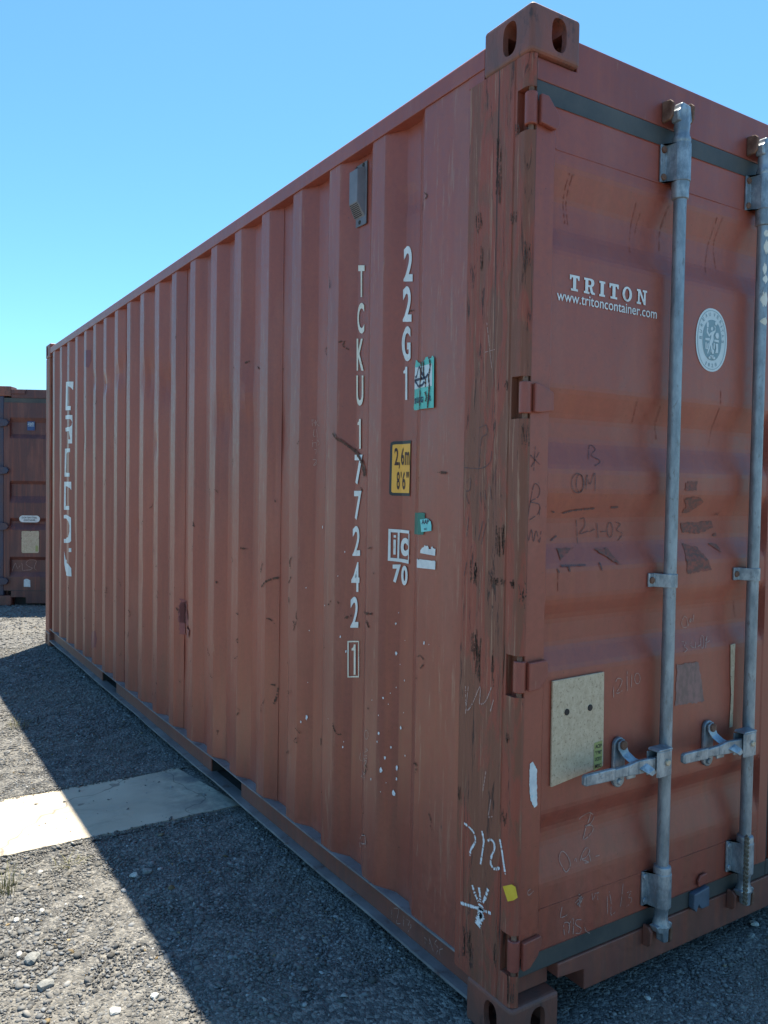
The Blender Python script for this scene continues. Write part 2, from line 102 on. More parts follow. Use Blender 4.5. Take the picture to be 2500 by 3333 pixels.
    'bvfig': [[(0.7053,1.9107),(0.7092,1.9131),(0.7127,1.9076),(0.7124,1.8965),(0.7052,1.8947),(0.7032,1.9044)],[(0.7044,1.8936),(0.7109,1.8938),(0.7089,1.8841),(0.7157,1.8758),(0.7235,1.8828),(0.7299,1.8855),(0.7396,1.8886),(0.7442,1.8952),(0.739,1.9007),(0.7404,1.9059),(0.7457,1.8974),(0.7445,1.8872),(0.7383,1.8804),(0.7353,1.874),(0.7375,1.8622),(0.733,1.8536),(0.7299,1.8503),(0.7339,1.8336),(0.7278,1.8249),(0.7245,1.8255),(0.7265,1.8348),(0.7244,1.8467),(0.7193,1.8331),(0.7118,1.8192),(0.7085,1.8209),(0.7158,1.8387),(0.7183,1.8541),(0.7258,1.8689),(0.7246,1.8769),(0.7177,1.869),(0.7127,1.8715),(0.7042,1.8805)],[(0.7331,1.8939),(0.7318,1.8899),(0.7282,1.8878),(0.7244,1.889),(0.7227,1.8927),(0.7241,1.8968),(0.7277,1.8988),(0.7314,1.8977),(0.7331,1.8939)],[(0.7529,1.9114),(0.7513,1.9073),(0.747,1.9052),(0.7425,1.9063),(0.7405,1.9099),(0.7422,1.9141),(0.7465,1.9162),(0.7509,1.9151),(0.7529,1.9114)],[(0.6977,1.8638),(0.7186,1.8651),(0.719,1.8576),(0.698,1.8578)],[(0.7391,1.8634),(0.7612,1.8638),(0.7616,1.8567),(0.7393,1.8579)],[(0.6983,1.8509),(0.7039,1.8515),(0.7047,1.8345),(0.7078,1.8369),(0.7073,1.8478),(0.7136,1.8515),(0.7139,1.8455),(0.7104,1.8321),(0.6991,1.833)],[(0.7363,1.8535),(0.742,1.8531),(0.742,1.8354),(0.7362,1.8368)],[(0.7461,1.852),(0.7576,1.8523),(0.7589,1.826),(0.7449,1.8246),(0.7485,1.8371)],[(0.7463,1.8834),(0.757,1.8846),(0.7598,1.8768),(0.7578,1.8675),(0.7487,1.8675),(0.7426,1.8749)],[(0.7395,1.8281),(0.738,1.8229),(0.7337,1.8204),(0.7292,1.8221),(0.7272,1.8268),(0.7288,1.832),(0.733,1.8345),(0.7375,1.8329),(0.7395,1.8281)],[(0.7201,1.816),(0.738,1.8163),(0.7381,1.8138),(0.7332,1.8133),(0.7335,1.8073),(0.7286,1.8068),(0.7283,1.8133),(0.7202,1.813)],[(0.7244,1.8094),(0.7229,1.8064),(0.7189,1.8049),(0.7149,1.8057),(0.7131,1.8083),(0.7146,1.8113),(0.7186,1.8129),(0.7226,1.8121),(0.7244,1.8094)],[(0.7456,1.81),(0.7441,1.807),(0.7401,1.8054),(0.736,1.8062),(0.7342,1.8089),(0.7357,1.8119),(0.7397,1.8135),(0.7438,1.8127),(0.7456,1.81)]],
    'bvt': [('B',(0.677,1.863)),('U',(0.6778,1.8805)),('R',(0.6818,1.8993)),('E',(0.689,1.9161)),('A',(0.7013,1.9287)),('U',(0.7172,1.9337)),('V',(0.7391,1.9349)),('E',(0.7549,1.9299)),('R',(0.7679,1.9173)),('I',(0.7734,1.9053)),('T',(0.7773,1.893)),('A',(0.7805,1.8786)),('S',(0.7809,1.8614)),('1',(0.7053,1.7915)),('8',(0.7192,1.7888)),('2',(0.7347,1.7877)),('8',(0.7506,1.7917))],
    'stones': [([-0.537,1.418],0.022),([-0.814,1.628],0.013),([-0.912,1.303],0.013),([-0.94,1.322],0.016),([-0.86,1.34],0.014),([-0.936,1.064],0.034),([-0.926,0.909],0.033),([-0.731,1.366],0.012),([-0.788,0.693],0.022),([-0.68,0.704],0.017),([-0.963,1.11],0.017),([1.102,0.051],0.02),([0.483,-0.025],0.014),([1.029,0.014],0.017),([-0.485,1.422],0.026),([0.01,1.571],0.011)],
    'tufts': [[-0.945,1.542],[-0.601,3.526],[-0.714,1.63],[-0.971,1.415]],
    'door_run': [[(0.1459,2.2153),(0.1408,2.1649),(0.1523,2.0955)],[(0.1569,2.213),(0.1518,2.1624),(0.1628,2.0925)],[(0.4028,2.2004),(0.3999,2.1417),(0.3915,2.0605)],[(0.4294,2.1811),(0.4164,2.1186)],[(0.5322,2.2098),(0.5186,2.1474),(0.5184,2.0886)],[(0.7473,2.2286),(0.7334,2.1418),(0.7181,2.0587)],[(0.7708,2.2275),(0.7574,2.1511),(0.7731,2.0802)],[(0.7797,1.723),(0.7818,1.6773),(0.7723,1.609),(0.7642,1.5626)],[(0.4197,1.6688),(0.4216,1.6067)],[(0.5204,1.66),(0.5187,1.6067),(0.5269,1.5636)],[(0.1326,1.2143),(0.1329,1.1597)],[(0.9036,1.0957),(0.9189,1.0276)]],
    'post_patch': [[(0.002,1.565),(-0.024,1.566),(-0.018,1.519),(0.004,1.523)],[(0.0,1.173),(-0.02,1.18),(-0.018,1.127),(0.003,1.125)],[(0.114,1.175),(0.084,1.185),(0.04,1.188),(0.022,1.182),(0.029,1.172),(0.061,1.175),(0.106,1.171)],[(0.074,1.69),(0.059,1.689),(0.06,1.662),(0.073,1.661)],[(0.194,1.212),(0.162,1.215),(0.165,1.169),(0.188,1.156)],[(0.095,1.311),(0.066,1.312),(0.063,1.259),(0.086,1.242),(0.098,1.276)],[(0.184,1.012),(0.156,1.019),(0.159,0.975),(0.179,0.966)],[(0.121,2.271),(0.096,2.273),(0.101,2.168),(0.111,2.127),(0.121,2.213)],[(0.061,2.094),(0.048,2.093),(0.042,2.07),(0.056,2.069)],[(0.199,2.126),(0.175,2.115),(0.176,2.08),(0.193,2.095)],[(0.012,2.006),(-0.012,2.003),(-0.015,1.993),(0.0,1.948),(0.009,1.954)],[(0.179,2.036),(0.163,2.042),(0.17,1.984),(0.179,1.981)],[(0.053,2.315),(0.039,2.305),(0.042,2.283),(0.051,2.283)],[(0.173,1.002),(0.144,1.01),(0.148,0.948),(0.159,0.899),(0.172,0.907),(0.169,0.964)],[(0.1,0.977),(0.089,0.982),(0.094,0.898),(0.102,0.917)],[(0.043,0.802),(0.025,0.802),(0.031,0.78),(0.044,0.782)],[(0.234,0.596),(0.213,0.608),(0.215,0.576),(0.232,0.57)],[(0.197,0.211),(0.169,0.23),(0.164,0.195),(0.183,0.154),(0.195,0.175)],[(0.016,0.179),(-0.008,0.192),(-0.003,0.145),(0.013,0.126)],[(0.071,0.246),(0.065,0.249),(0.06,0.196),(0.069,0.202)],[(0.051,0.591),(0.037,0.601),(0.034,0.572),(0.046,0.566)]],
    'side_patch': [[(4.6373,2.3643),(4.5464,2.3581),(4.5461,2.2794),(4.5673,2.2348),(4.6498,2.2563)],[(4.5347,0.3235),(4.3033,0.3891),(4.2867,0.3329),(4.2986,0.2734),(4.5296,0.2169)]],
}

PER=.2814
def side_bps():
    b=[(.232,.004),(.444,.004)]
    e=.444
    for k in range(20):
        b+= [(e+.068,.040),(e+.139,.040),(e+.2094,.004),(e+PER,.004)]
        e+=PER
        if e>5.75: break
    b+=[(e+.068,.040),(5.905,.040)]
    return b
SB=side_bps()
DB0=[(.238,.006),(.410,.006),(.508,.040),(.544,.040),(.590,.006),(.954,.006),(1.015,.040),(1.085,.040),(1.138,.006),(1.218,.006),(1.280,.040),(1.345,.040),(1.409,.006),(1.471,.006),(1.539,.040),(1.601,.040),(1.674,.006),(2.017,.006),(2.077,.040),(2.143,.040),(2.229,.006),(2.362,.006)]
def interp(b,t):
    if t<=b[0][0]: return b[0][1]
    for (a,va),(c,vc) in zip(b,b[1:]):
        if t<=c: return va+(vc-va)*(t-a)/(c-a) if c>a else vc
    return b[-1][1]

DB=[(z_,y_ if y_<.02 else .029) for z_,y_ in DB0]


# ------------------------------------------------------------------ materials
def new_mat(name):
    m = bpy.data.materials.new(name)
    m.use_nodes = True
    n = m.node_tree.nodes
    return m, m.node_tree, n['Principled BSDF']

def nd(t, typ, **kw):
    n = t.nodes.new(typ)
    for k, v in kw.items():
        if k.startswith('i_'):
            n.inputs[k[2:].replace('_', ' ')].default_value = v
        else:
            setattr(n, k, v)
    return n

def obj_coord(t, scale=(1, 1, 1), loc=(0, 0, 0)):
    tc = nd(t, 'ShaderNodeTexCoord')
    mp = nd(t, 'ShaderNodeMapping')
    mp.inputs['Scale'].default_value = scale
    mp.inputs['Location'].default_value = loc
    t.links.new(tc.outputs['Object'], mp.inputs['Vector'])
    return mp.outputs[0]

def noise(t, vec, scale, detail=4, rough=.55, dist=0.0):
    n = nd(t, 'ShaderNodeTexNoise')
    n.inputs['Scale'].default_value = scale
    n.inputs['Detail'].default_value = detail
    n.inputs['Roughness'].default_value = rough
    n.inputs['Distortion'].default_value = dist
    t.links.new(vec, n.inputs['Vector'])
    return n.outputs['Fac']

def ramp(t, fac, a, b, ca=0.0, cb=1.0):
    r = nd(t, 'ShaderNodeMapRange')
    r.inputs['From Min'].default_value = a
    r.inputs['From Max'].default_value = b
    r.inputs['To Min'].default_value = ca
    r.inputs['To Max'].default_value = cb
    r.clamp = True
    t.links.new(fac, r.inputs['Value'])
    return r.outputs[0]

def mix(t, fac, a, b):
    m = nd(t, 'ShaderNodeMix', data_type='RGBA')
    for s, v in ((m.inputs[6], a), (m.inputs[7], b)):
        if isinstance(v, tuple):
            s.default_value = v + (1,)
        else:
            t.links.new(v, s)
    if isinstance(fac, (int, float)):
        m.inputs[0].default_value = fac
    else:
        t.links.new(fac, m.inputs[0])
    return m.outputs[2]

def mathn(t, op, a, b):
    m = nd(t, 'ShaderNodeMath', operation=op)
    for i, v in enumerate((a, b)):
        if isinstance(v, (int, float)):
            m.inputs[i].default_value = v
        else:
            t.links.new(v, m.inputs[i])
    return m.outputs[0]

def bump(t, bs, h, strength=.3, dist=.002):
    b = nd(t, 'ShaderNodeBump')
    b.inputs['Strength'].default_value = strength
    b.inputs['Distance'].default_value = dist
    t.links.new(h, b.inputs['Height'])
    t.links.new(b.outputs[0], bs.inputs['Normal'])

RED = (0.305, 0.071, 0.042)
RED2 = (0.230, 0.054, 0.036)
ORANGE = (0.36, 0.090, 0.042)

def paint_material(name, base=RED, base2=RED2, wear=.3, ridge=None, horizontal=False, rough=.42, chips=.5):
    """Faded container paint: blotches, run marks, rust specks and rubbed edges."""
    m, t, bs = new_mat(name)
    st = (1, 1, .10) if not horizontal else (.35, 1, .35)
    big = noise(t, obj_coord(t, (1, 1, .55)), 1.7, 5, .6)
    run = noise(t, obj_coord(t, (9, 9, .45)), 3.0, 6, .65, .3)
    fine = noise(t, obj_coord(t), 60, 4, .7)
    speck = noise(t, obj_coord(t), 170, 2, .5)
    col = mix(t, ramp(t, big, .35, .65), base, base2)
    col = mix(t, mathn(t, 'MULTIPLY', ramp(t, run, .50, .72), .45), col, ORANGE)
    col = mix(t, mathn(t, 'MULTIPLY', ramp(t, run, .56, .36), .30), (0.135, 0.062, 0.055), col) if False else col
    chalky = noise(t, obj_coord(t, (3, 3, .8), (5, 2, 1)), 2.2, 5, .6)
    col = mix(t, mathn(t, 'MULTIPLY', ramp(t, chalky, .50, .75), .35), col, (0.35, 0.130, 0.090))
    dirt = noise(t, obj_coord(t, (14, 14, 2.2), (2, 8, 5)), 1.8, 7, .7, .4)
    tz = nd(t, 'ShaderNodeTexCoord'); sz = nd(t, 'ShaderNodeSeparateXYZ'); t.links.new(tz.outputs['Object'], sz.inputs[0])
    low = ramp(t, sz.outputs[2], 1.0, .15)      # splashed road dirt, densest at the foot
    col = mix(t, mathn(t, 'MULTIPLY', mathn(t, 'MULTIPLY', low, ramp(t, dirt, .45, .68)), .55), col, (0.15, 0.070, 0.045))
    # rubbed patches: stretched vertical scratches, grey brown
    scr = noise(t, obj_coord(t, (26, 26, 2.2), (3, 1, 7)), 2.4, 8, .76, .5)
    msk = ramp(t, scr, .66 - wear * .18, .72 - wear * .16)
    if ridge is not None:
        tc = nd(t, 'ShaderNodeTexCoord')
        sp = nd(t, 'ShaderNodeSeparateXYZ')
        t.links.new(tc.outputs['Object'], sp.inputs[0])
        outer = ramp(t, sp.outputs[0], .012, .005)
        msk = mathn(t, 'MULTIPLY', msk, outer)
        broad = noise(t, obj_coord(t, (4, 4, .5), (9, 4, 2)), 1.9, 4, .6)
        col = mix(t, mathn(t, 'MULTIPLY', mathn(t, 'MULTIPLY', outer, ramp(t, broad, .42, .62)), .40), col, (0.27, 0.105, 0.075))
    col = mix(t, mathn(t, 'MULTIPLY', msk, .6), col, (0.34, 0.18, 0.12))
    # dark rust chips
    ch = noise(t, obj_coord(t, (30, 30, 3.2), (1, 8, 3)), 1.6, 8, .75, .4)
    cm = ramp(t, ch, .725 - chips * .11, .745 - chips * .11)
    col = mix(t, mathn(t, 'MULTIPLY', cm, .85), col, (0.035, 0.022, 0.018))
    sm = ramp(t, speck, .70, .73)
    col = mix(t, mathn(t, 'MULTIPLY', sm, .5), col, (0.06, 0.03, 0.025))
    grit = mix(t, ramp(t, fine, .3, .7), (.88, .88, .88), (1.1, 1.1, 1.1))
    mul = nd(t, 'ShaderNodeMix', data_type='RGBA', blend_type='MULTIPLY')
    mul.inputs[0].default_value = 1
    t.links.new(col, mul.inputs[6])
    t.links.new(grit, mul.inputs[7])
    t.links.new(mul.outputs[2], bs.inputs['Base Color'])
    t.links.new(ramp(t, fine, .3, .75, rough - .06, rough + .14), bs.inputs['Roughness'])
    bs.inputs['Specular IOR Level'].default_value = .55
    h = mathn(t, 'ADD', mathn(t, 'MULTIPLY', fine, .25), mathn(t, 'MULTIPLY', cm, -1.0))
    h = mathn(t, 'ADD', h, mathn(t, 'MULTIPLY', noise(t, obj_coord(t, (2, 2, 1)), 4, 2), 5))
    bump(t, bs, h, .35, .0012)
    return m

def worn_post_material():
    """scraped corner post: surviving red paint, brown rubbed steel, black gouges running down it"""
    m, t, bs = new_mat('worn_post_paint')
    patch = noise(t, obj_coord(t, (7, 7, 1.5), (7, 1, 4)), 1.9, 9, .66, .6)
    s1 = noise(t, obj_coord(t, (40, 40, 1.1), (2, 3, 0)), 1.6, 9, .72, .5)
    s3 = noise(t, obj_coord(t, (75, 75, 2.0), (1, 9, 2)), 1.5, 6, .75, .3)
    s4 = noise(t, obj_coord(t, (20, 20, 2.4), (8, 3, 6)), 1.7, 10, .78, .7)
    line = noise(t, obj_coord(t, (55, 55, .55), (4, 4, 1)), 1.3, 5, .6, .2)
    fine = noise(t, obj_coord(t), 110, 4, .7)
    col = mix(t, ramp(t, patch, .485, .545), (0.295, 0.071, 0.042), (0.205, 0.074, 0.043))
    col = mix(t, mathn(t, 'MULTIPLY', ramp(t, s1, .50, .60), .6), col, (0.235, 0.085, 0.055))
    col = mix(t, mathn(t, 'MULTIPLY', ramp(t, s1, .41, .34), .55), col, (0.11, 0.052, 0.034))
    col = mix(t, mathn(t, 'MULTIPLY', ramp(t, s3, .585, .63), .8), col, (0.36, 0.20, 0.13))
    deep = ramp(t, s4, .59, .625)
    col = mix(t, mathn(t, 'MULTIPLY', deep, .85), col, (0.035, 0.021, 0.016))
    col = mix(t, mathn(t, 'MULTIPLY', ramp(t, line, .64, .665), .85), col, (0.028, 0.018, 0.014))
    t.links.new(col, bs.inputs['Base Color'])
    bs.inputs['Roughness'].default_value = .6
    bs.inputs['Specular IOR Level'].default_value = .4
    h = mathn(t, 'ADD', mathn(t, 'MULTIPLY', s1, 2.0), mathn(t, 'MULTIPLY', deep, -1.6))
    h = mathn(t, 'ADD', h, mathn(t, 'MULTIPLY', fine, .5))
    h = mathn(t, 'ADD', h, mathn(t, 'MULTIPLY', ramp(t, patch, .44, .53), -.8))
    bump(t, bs, h, .6, .0022)
    return m

def simple_noise_mat(name, a, b, scale=6, rough=.6, stretch=(1, 1, 1), metal=0.0, lo=.35, hi=.65, bs_=.3, bd=.001, spec=.5, dark=None, detail=6, dt=.58):
    m, t, bs = new_mat(name)
    v = obj_coord(t, stretch)
    n1 = noise(t, v, scale, detail, .65)
    n2 = noise(t, v, scale * 9, 4, .6)
    col = mix(t, ramp(t, n1, lo, hi), a, b)
    if dark:
        d = noise(t, obj_coord(t, stretch, (3, 5, 2)), scale * 2.3, 7, .7)
        col = mix(t, mathn(t, 'MULTIPLY', ramp(t, d, dt, dt + .08), .8), col, dark)
    t.links.new(col, bs.inputs['Base Color'])
    bs.inputs['Roughness'].default_value = rough
    bs.inputs['Metallic'].default_value = metal
    bs.inputs['Specular IOR Level'].default_value = spec
    bump(t, bs, mathn(t, 'ADD', n2, n1), bs_, bd)
    return m

M = {}
M['side'] = paint_material('side_panel_paint', wear=.55, ridge=True, rough=.40, chips=.45)
M['door'] = paint_material('door_paint', base=(0.322, 0.075, 0.044), base2=(0.265, 0.061, 0.039), wear=-.15, rough=.40, chips=.0)
M['frame'] = paint_material('frame_paint', base=(0.285, 0.067, 0.046), wear=.2, rough=.44, chips=.4)
M['rail'] = paint_material('rail_paint', base=(0.225, 0.068, 0.046), base2=(0.16, 0.06, 0.045), wear=.2, rough=.5, chips=.2)
M['post'] = worn_post_material()
M['casting'] = simple_noise_mat('casting_rust', (0.13, 0.064, 0.050), (0.25, 0.078, 0.050), 7, .55, (1, 1, .5), dark=(0.035, 0.025, 0.022), bs_=.6, bd=.003)
M['galv'] = simple_noise_mat('galvanised_steel', (0.19, 0.225, 0.255), (0.38, 0.42, 0.45), 26, .44, (1, 1, .6), metal=.5, lo=.42, hi=.6, dt=.56, dark=(0.20, 0.21, 0.22), bs_=.35)
M['rod'] = simple_noise_mat('galvanised_rod', (0.175, 0.205, 0.23), (0.32, 0.36, 0.39), 34, .44, (1, 1, .35), metal=.45, lo=.36, hi=.64, dt=.57, dark=(0.17, 0.16, 0.155), bs_=.35)
M['rusty'] = simple_noise_mat('rusty_iron', (0.11, 0.045, 0.025), (0.22, 0.12, 0.08), 30, .75, bs_=.6, dark=(0.04, 0.02, 0.015))
M['gasket'] = simple_noise_mat('rubber_gasket', (0.050, 0.052, 0.052), (0.092, 0.085, 0.075), 5, .55, (1, 1, 1), spec=.4)
M['dark'] = simple_noise_mat('dark_underside', (0.02, 0.018, 0.017), (0.045, 0.035, 0.03), 8, .8)  # near-black colour of floor, cross members, pockets, far sill back, vent bolts
M['hole'] = simple_noise_mat('casting_hollow', (0.020, 0.015, 0.013), (0.045, 0.03, 0.025), 8, .8)
M['plate'] = simple_noise_mat('aluminium_plate', (0.44, 0.335, 0.225), (0.58, 0.465, 0.33), 70, .5, (1, 1, .7), metal=.1, dt=.56, dark=(0.17, 0.10, 0.055), bs_=.35, detail=10)
M['vent'] = simple_noise_mat('ventilator_plastic', (0.115, 0.11, 0.125), (0.175, 0.165, 0.18), 8, .5)
M['letter'] = simple_noise_mat('white_lettering', (0.60, 0.62, 0.60), (0.74, 0.75, 0.74), 16, .5, dark=(0.55, 0.50, 0.42), bs_=.1)
M['cream'] = simple_noise_mat('cream_lettering', (0.62, 0.56, 0.43), (0.72, 0.70, 0.62), 9, .5, dark=(0.50, 0.40, 0.28), bs_=.1)
M['yellow'] = simple_noise_mat('yellow_vinyl', (0.78, 0.37, 0.045), (0.82, 0.42, 0.06), 8, .45, bs_=.1)
M['black'] = simple_noise_mat('black_vinyl', (0.012, 0.012, 0.016), (0.022, 0.022, 0.028), 8, .4, bs_=.1)
M['brownink'] = simple_noise_mat('dark_brown_print', (0.045, 0.014, 0.008), (0.06, 0.018, 0.01), 8, .5, bs_=.1)
M['green'] = simple_noise_mat('dark_green_vinyl', (0.012, 0.135, 0.10), (0.018, 0.165, 0.125), 8, .5, bs_=.1)
M['mint'] = simple_noise_mat('mint_sticker', (0.09, 0.42, 0.34), (0.14, 0.52, 0.45), 12, .5, bs_=.1)
M['aqua'] = simple_noise_mat('aqua_paper', (0.16, 0.52, 0.52), (0.26, 0.66, 0.64), 18, .6, bs_=.1)
M['paper'] = simple_noise_mat('torn_paper', (0.55, 0.56, 0.56), (0.72, 0.72, 0.70), 30, .7, dark=(0.30, 0.58, 0.62), bs_=.2)
M['yellowtape'] = simple_noise_mat('yellow_tape', (0.66, 0.42, 0.02), (0.75, 0.50, 0.04), 20, .55, bs_=.3)
M['chalk'] = simple_noise_mat('white_chalk', (0.50, 0.50, 0.50), (0.80, 0.80, 0.82), 140, .9, lo=.3, hi=.6, bs_=.2)
M['faint'] = simple_noise_mat('faint_chalk', (0.34, 0.17, 0.14), (0.50, 0.36, 0.31), 160, .9, lo=.3, hi=.7, bs_=.1)
M['marker'] = simple_noise_mat('faded_marker', (0.075, 0.04, 0.04), (0.14, 0.06, 0.055), 120, .6, bs_=.1)
M['scrape'] = simple_noise_mat('rusty_scrape', (0.045, 0.022, 0.015), (0.14, 0.06, 0.035), 60, .8, bs_=.5, bd=.002)
M['drip'] = simple_noise_mat('dark_red_overpaint', (0.20, 0.040, 0.048), (0.17, 0.035, 0.042), 60, .4, bs_=.1)
M['run'] = simple_noise_mat('rust_run', (0.24, 0.058, 0.034), (0.29, 0.068, 0.04), 60, .6, bs_=.1)
M['bvgrey'] = simple_noise_mat('grey_blue_print', (0.20, 0.30, 0.33), (0.23, 0.33, 0.36), 30, .5, bs_=.1)
M['bvwhite'] = simple_noise_mat('pale_print', (0.55, 0.62, 0.62), (0.62, 0.68, 0.68), 30, .5, bs_=.1)
M['patch'] = simple_noise_mat('greyish_paint_patch', (0.16, 0.095, 0.085), (0.25, 0.13, 0.12), 60, .5, (1, 1, .5), lo=.4, hi=.6, bs_=.1)
M['smudge'] = simple_noise_mat('dirty_glue', (0.115, 0.060, 0.048), (0.27, 0.072, 0.048), 70, .7, (1, 1, 1.5), lo=.40, hi=.62, bs_=.1)
M['label'] = simple_noise_mat('olive_label', (0.30, 0.30, 0.10), (0.36, 0.35, 0.13), 30, .5, bs_=.1)
M['print'] = simple_noise_mat('black_print', (0.03, 0.03, 0.025), (0.05, 0.05, 0.04), 30, .5, bs_=.1)
M['navy'] = simple_noise_mat('navy_print', (0.02, 0.025, 0.06), (0.03, 0.035, 0.08), 30, .5, bs_=.1)
M['blue'] = simple_noise_mat('blue_sticker', (0.02, 0.055, 0.16), (0.03, 0.08, 0.22), 30, .5, bs_=.1)
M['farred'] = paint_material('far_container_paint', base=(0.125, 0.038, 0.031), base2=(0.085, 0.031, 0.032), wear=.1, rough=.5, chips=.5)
M['farpost'] = simple_noise_mat('far_post_shade', (0.035, 0.055, 0.10), (0.10, 0.05, 0.05), 5, .6, (1, 1, .5))  # blue shadow over the far posts and hinges put into the colour
M['rope'] = simple_noise_mat('old_rope', (0.10, 0.085, 0.06), (0.19, 0.16, 0.12), 60, .9, bs_=.6)
M['skyledge'] = simple_noise_mat('grimy_sky_ledge', (0.15, 0.14, 0.145), (0.27, 0.25, 0.25), 7, .42, bs_=.3, dark=(0.12, 0.06, 0.05))  # grime grey, with the sky reflected on the ledge put into the colour
M['grass'] = simple_noise_mat('dry_grass', (0.11, 0.12, 0.04), (0.30, 0.26, 0.12), 30, .7, bs_=.1)
M['lstone'] = simple_noise_mat('light_stone', (0.38, 0.37, 0.34), (0.62, 0.60, 0.56), 60, .8, bs_=.6, bd=.002)
M['gstone'] = simple_noise_mat('grey_stone', (0.17, 0.175, 0.17), (0.32, 0.32, 0.30), 50, .85, bs_=.7, bd=.003)
M['tanstone'] = simple_noise_mat('tan_stone', (0.42, 0.29, 0.16), (0.55, 0.40, 0.25), 50, .85, bs_=.7, bd=.002)

# ------------------------------------------------------------------ mesh helpers
class MB:
    def __init__(self):
        self.v = []; self.f = []
    def quad(self, *p):
        n = len(self.v); self.v += [tuple(q) for q in p]; self.f.append(tuple(range(n, n + len(p)))); return self
    def box(self, x0, y0, z0, x1, y1, z1):
        n = len(self.v)
        self.v += [(x0,y0,z0),(x1,y0,z0),(x1,y1,z0),(x0,y1,z0),(x0,y0,z1),(x1,y0,z1),(x1,y1,z1),(x0,y1,z1)]
        self.f += [tuple(n + i for i in q) for q in ((0,3,2,1),(4,5,6,7),(0,1,5,4),(1,2,6,5),(2,3,7,6),(3,0,4,7))]
        return self
    def prism(self, pts, axis, a, b):
        """extrude a 2-D outline: axis 'x' takes (y,z), 'y' takes (x,z), 'z' takes (x,y)"""
        def p3(q, c):
            return {'x': (c, q[0], q[1]), 'y': (q[0], c, q[1]), 'z': (q[0], q[1], c)}[axis]
        n = len(self.v); k = len(pts)
        self.v += [p3(q, a) for q in pts] + [p3(q, b) for q in pts]
        self.f.append(tuple(n + i for i in range(k)))
        self.f.append(tuple(n + k + i for i in reversed(range(k))))
        for i in range(k):
            j = (i + 1) % k
            self.f.append((n + i, n + k + i, n + k + j, n + j))
        return self
    def lathe(self, prof, cx, cy, seg=24, axis='z', sx=1, sy=1):
        n = len(self.v)
        for r, z in prof:
            for i in range(seg):
                a = 2 * math.pi * i / seg
                c, s_ = r * math.cos(a) * sx, r * math.sin(a) * sy
                if axis == 'z': self.v.append((cx + c, cy + s_, z))
                elif axis == 'y': self.v.append((cx + c, z, cy + s_))
                else: self.v.append((z, cx + c, cy + s_))
        m = len(prof)
        for k in range(m - 1):
            for i in range(seg):
                j = (i + 1) % seg
                self.f.append((n + k*seg + i, n + k*seg + j, n + (k+1)*seg + j, n + (k+1)*seg + i))
        self.f.append(tuple(n + i for i in reversed(range(seg))))
        self.f.append(tuple(n + (m-1)*seg + i for i in range(seg)))
        return self
    def tube(self, pts, r, seg=10):
        pts = [Vector(p) for p in pts]
        rings = []
        for i, p in enumerate(pts):
            d = (pts[min(i+1, len(pts)-1)] - pts[max(i-1, 0)]).normalized()
            u = d.cross(Vector((0, 0, 1)))
            if u.length < 1e-3: u = Vector((1, 0, 0))
            u.normalize(); w = d.cross(u)
            rr = r[i] if isinstance(r, (list, tuple)) else r
            n = len(self.v)
            for k in range(seg):
                a = 2 * math.pi * k / seg
                self.v.append(tuple(p + u * (rr * math.cos(a)) + w * (rr * math.sin(a))))
            rings.append(n)
        for a, b in zip(rings, rings[1:]):
            for k in range(seg):
                j = (k + 1) % seg
                self.f.append((a + k, a + j, b + j, b + k))
        self.f.append(tuple(rings[0] + i for i in reversed(range(seg))))
        self.f.append(tuple(rings[-1] + i for i in range(seg)))
        return self
    def mirror(self, W):
        self.v = [(W - x, y, z) for x, y, z in self.v]
        self.f = [tuple(reversed(q)) for q in self.f]
        return self
    def mesh(self, name, mat):
        me = bpy.data.meshes.new(name)
        me.from_pydata(self.v, [], self.f)
        bm = bmesh.new(); bm.from_mesh(me)
        bmesh.ops.recalc_face_normals(bm, faces=bm.faces)
        bm.to_mesh(me); bm.free()
        me.materials.append(mat)
        return me
    def islands(self):
        par = list(range(len(self.v)))
        def find(a):
            while par[a] != a: par[a] = par[par[a]]; a = par[a]
            return a
        for f in self.f:
            for q in f[1:]: par[find(q)] = find(f[0])
        groups = {}
        for f in self.f: groups.setdefault(find(f[0]), []).append(f)
        for fs in groups.values():
            ids = sorted({i for f in fs for i in f}); mp = {i: k for k, i in enumerate(ids)}
            m = MB(); m.v = [self.v[i] for i in ids]; m.f = [tuple(mp[i] for i in f) for f in fs]
            yield m
    def build_split(self, name, mat, parent=None, **k):
        return [m.build(name, mat, parent, **k) for m in self.islands()]
    def build(self, name, mat, parent=None, bevel=0, smooth=False, label=None, seg=2):
        o = bpy.data.objects.new(name, self.mesh(name, mat))
        COL.objects.link(o)
        if parent: o.parent = parent
        if bevel:
            b = o.modifiers.new('bevel', 'BEVEL'); b.width = bevel; b.segments = seg; b.limit_method = 'ANGLE'; b.angle_limit = math.radians(40)
        if smooth:
            for p in o.data.polygons: p.use_smooth = True
            try: o.data.set_sharp_from_angle(angle=math.radians(35))
            except Exception: pass
        if label: o['label'] = label
        return o

def empty(name, label, cat, loc=(0, 0, 0), rz=0, group=None):
    o = bpy.data.objects.new(name, None); COL.objects.link(o)
    o.location = loc; o.rotation_euler = (0, 0, rz); o.empty_display_size = .3
    o['label'] = label; o['category'] = cat
    if group: o['group'] = group
    return o

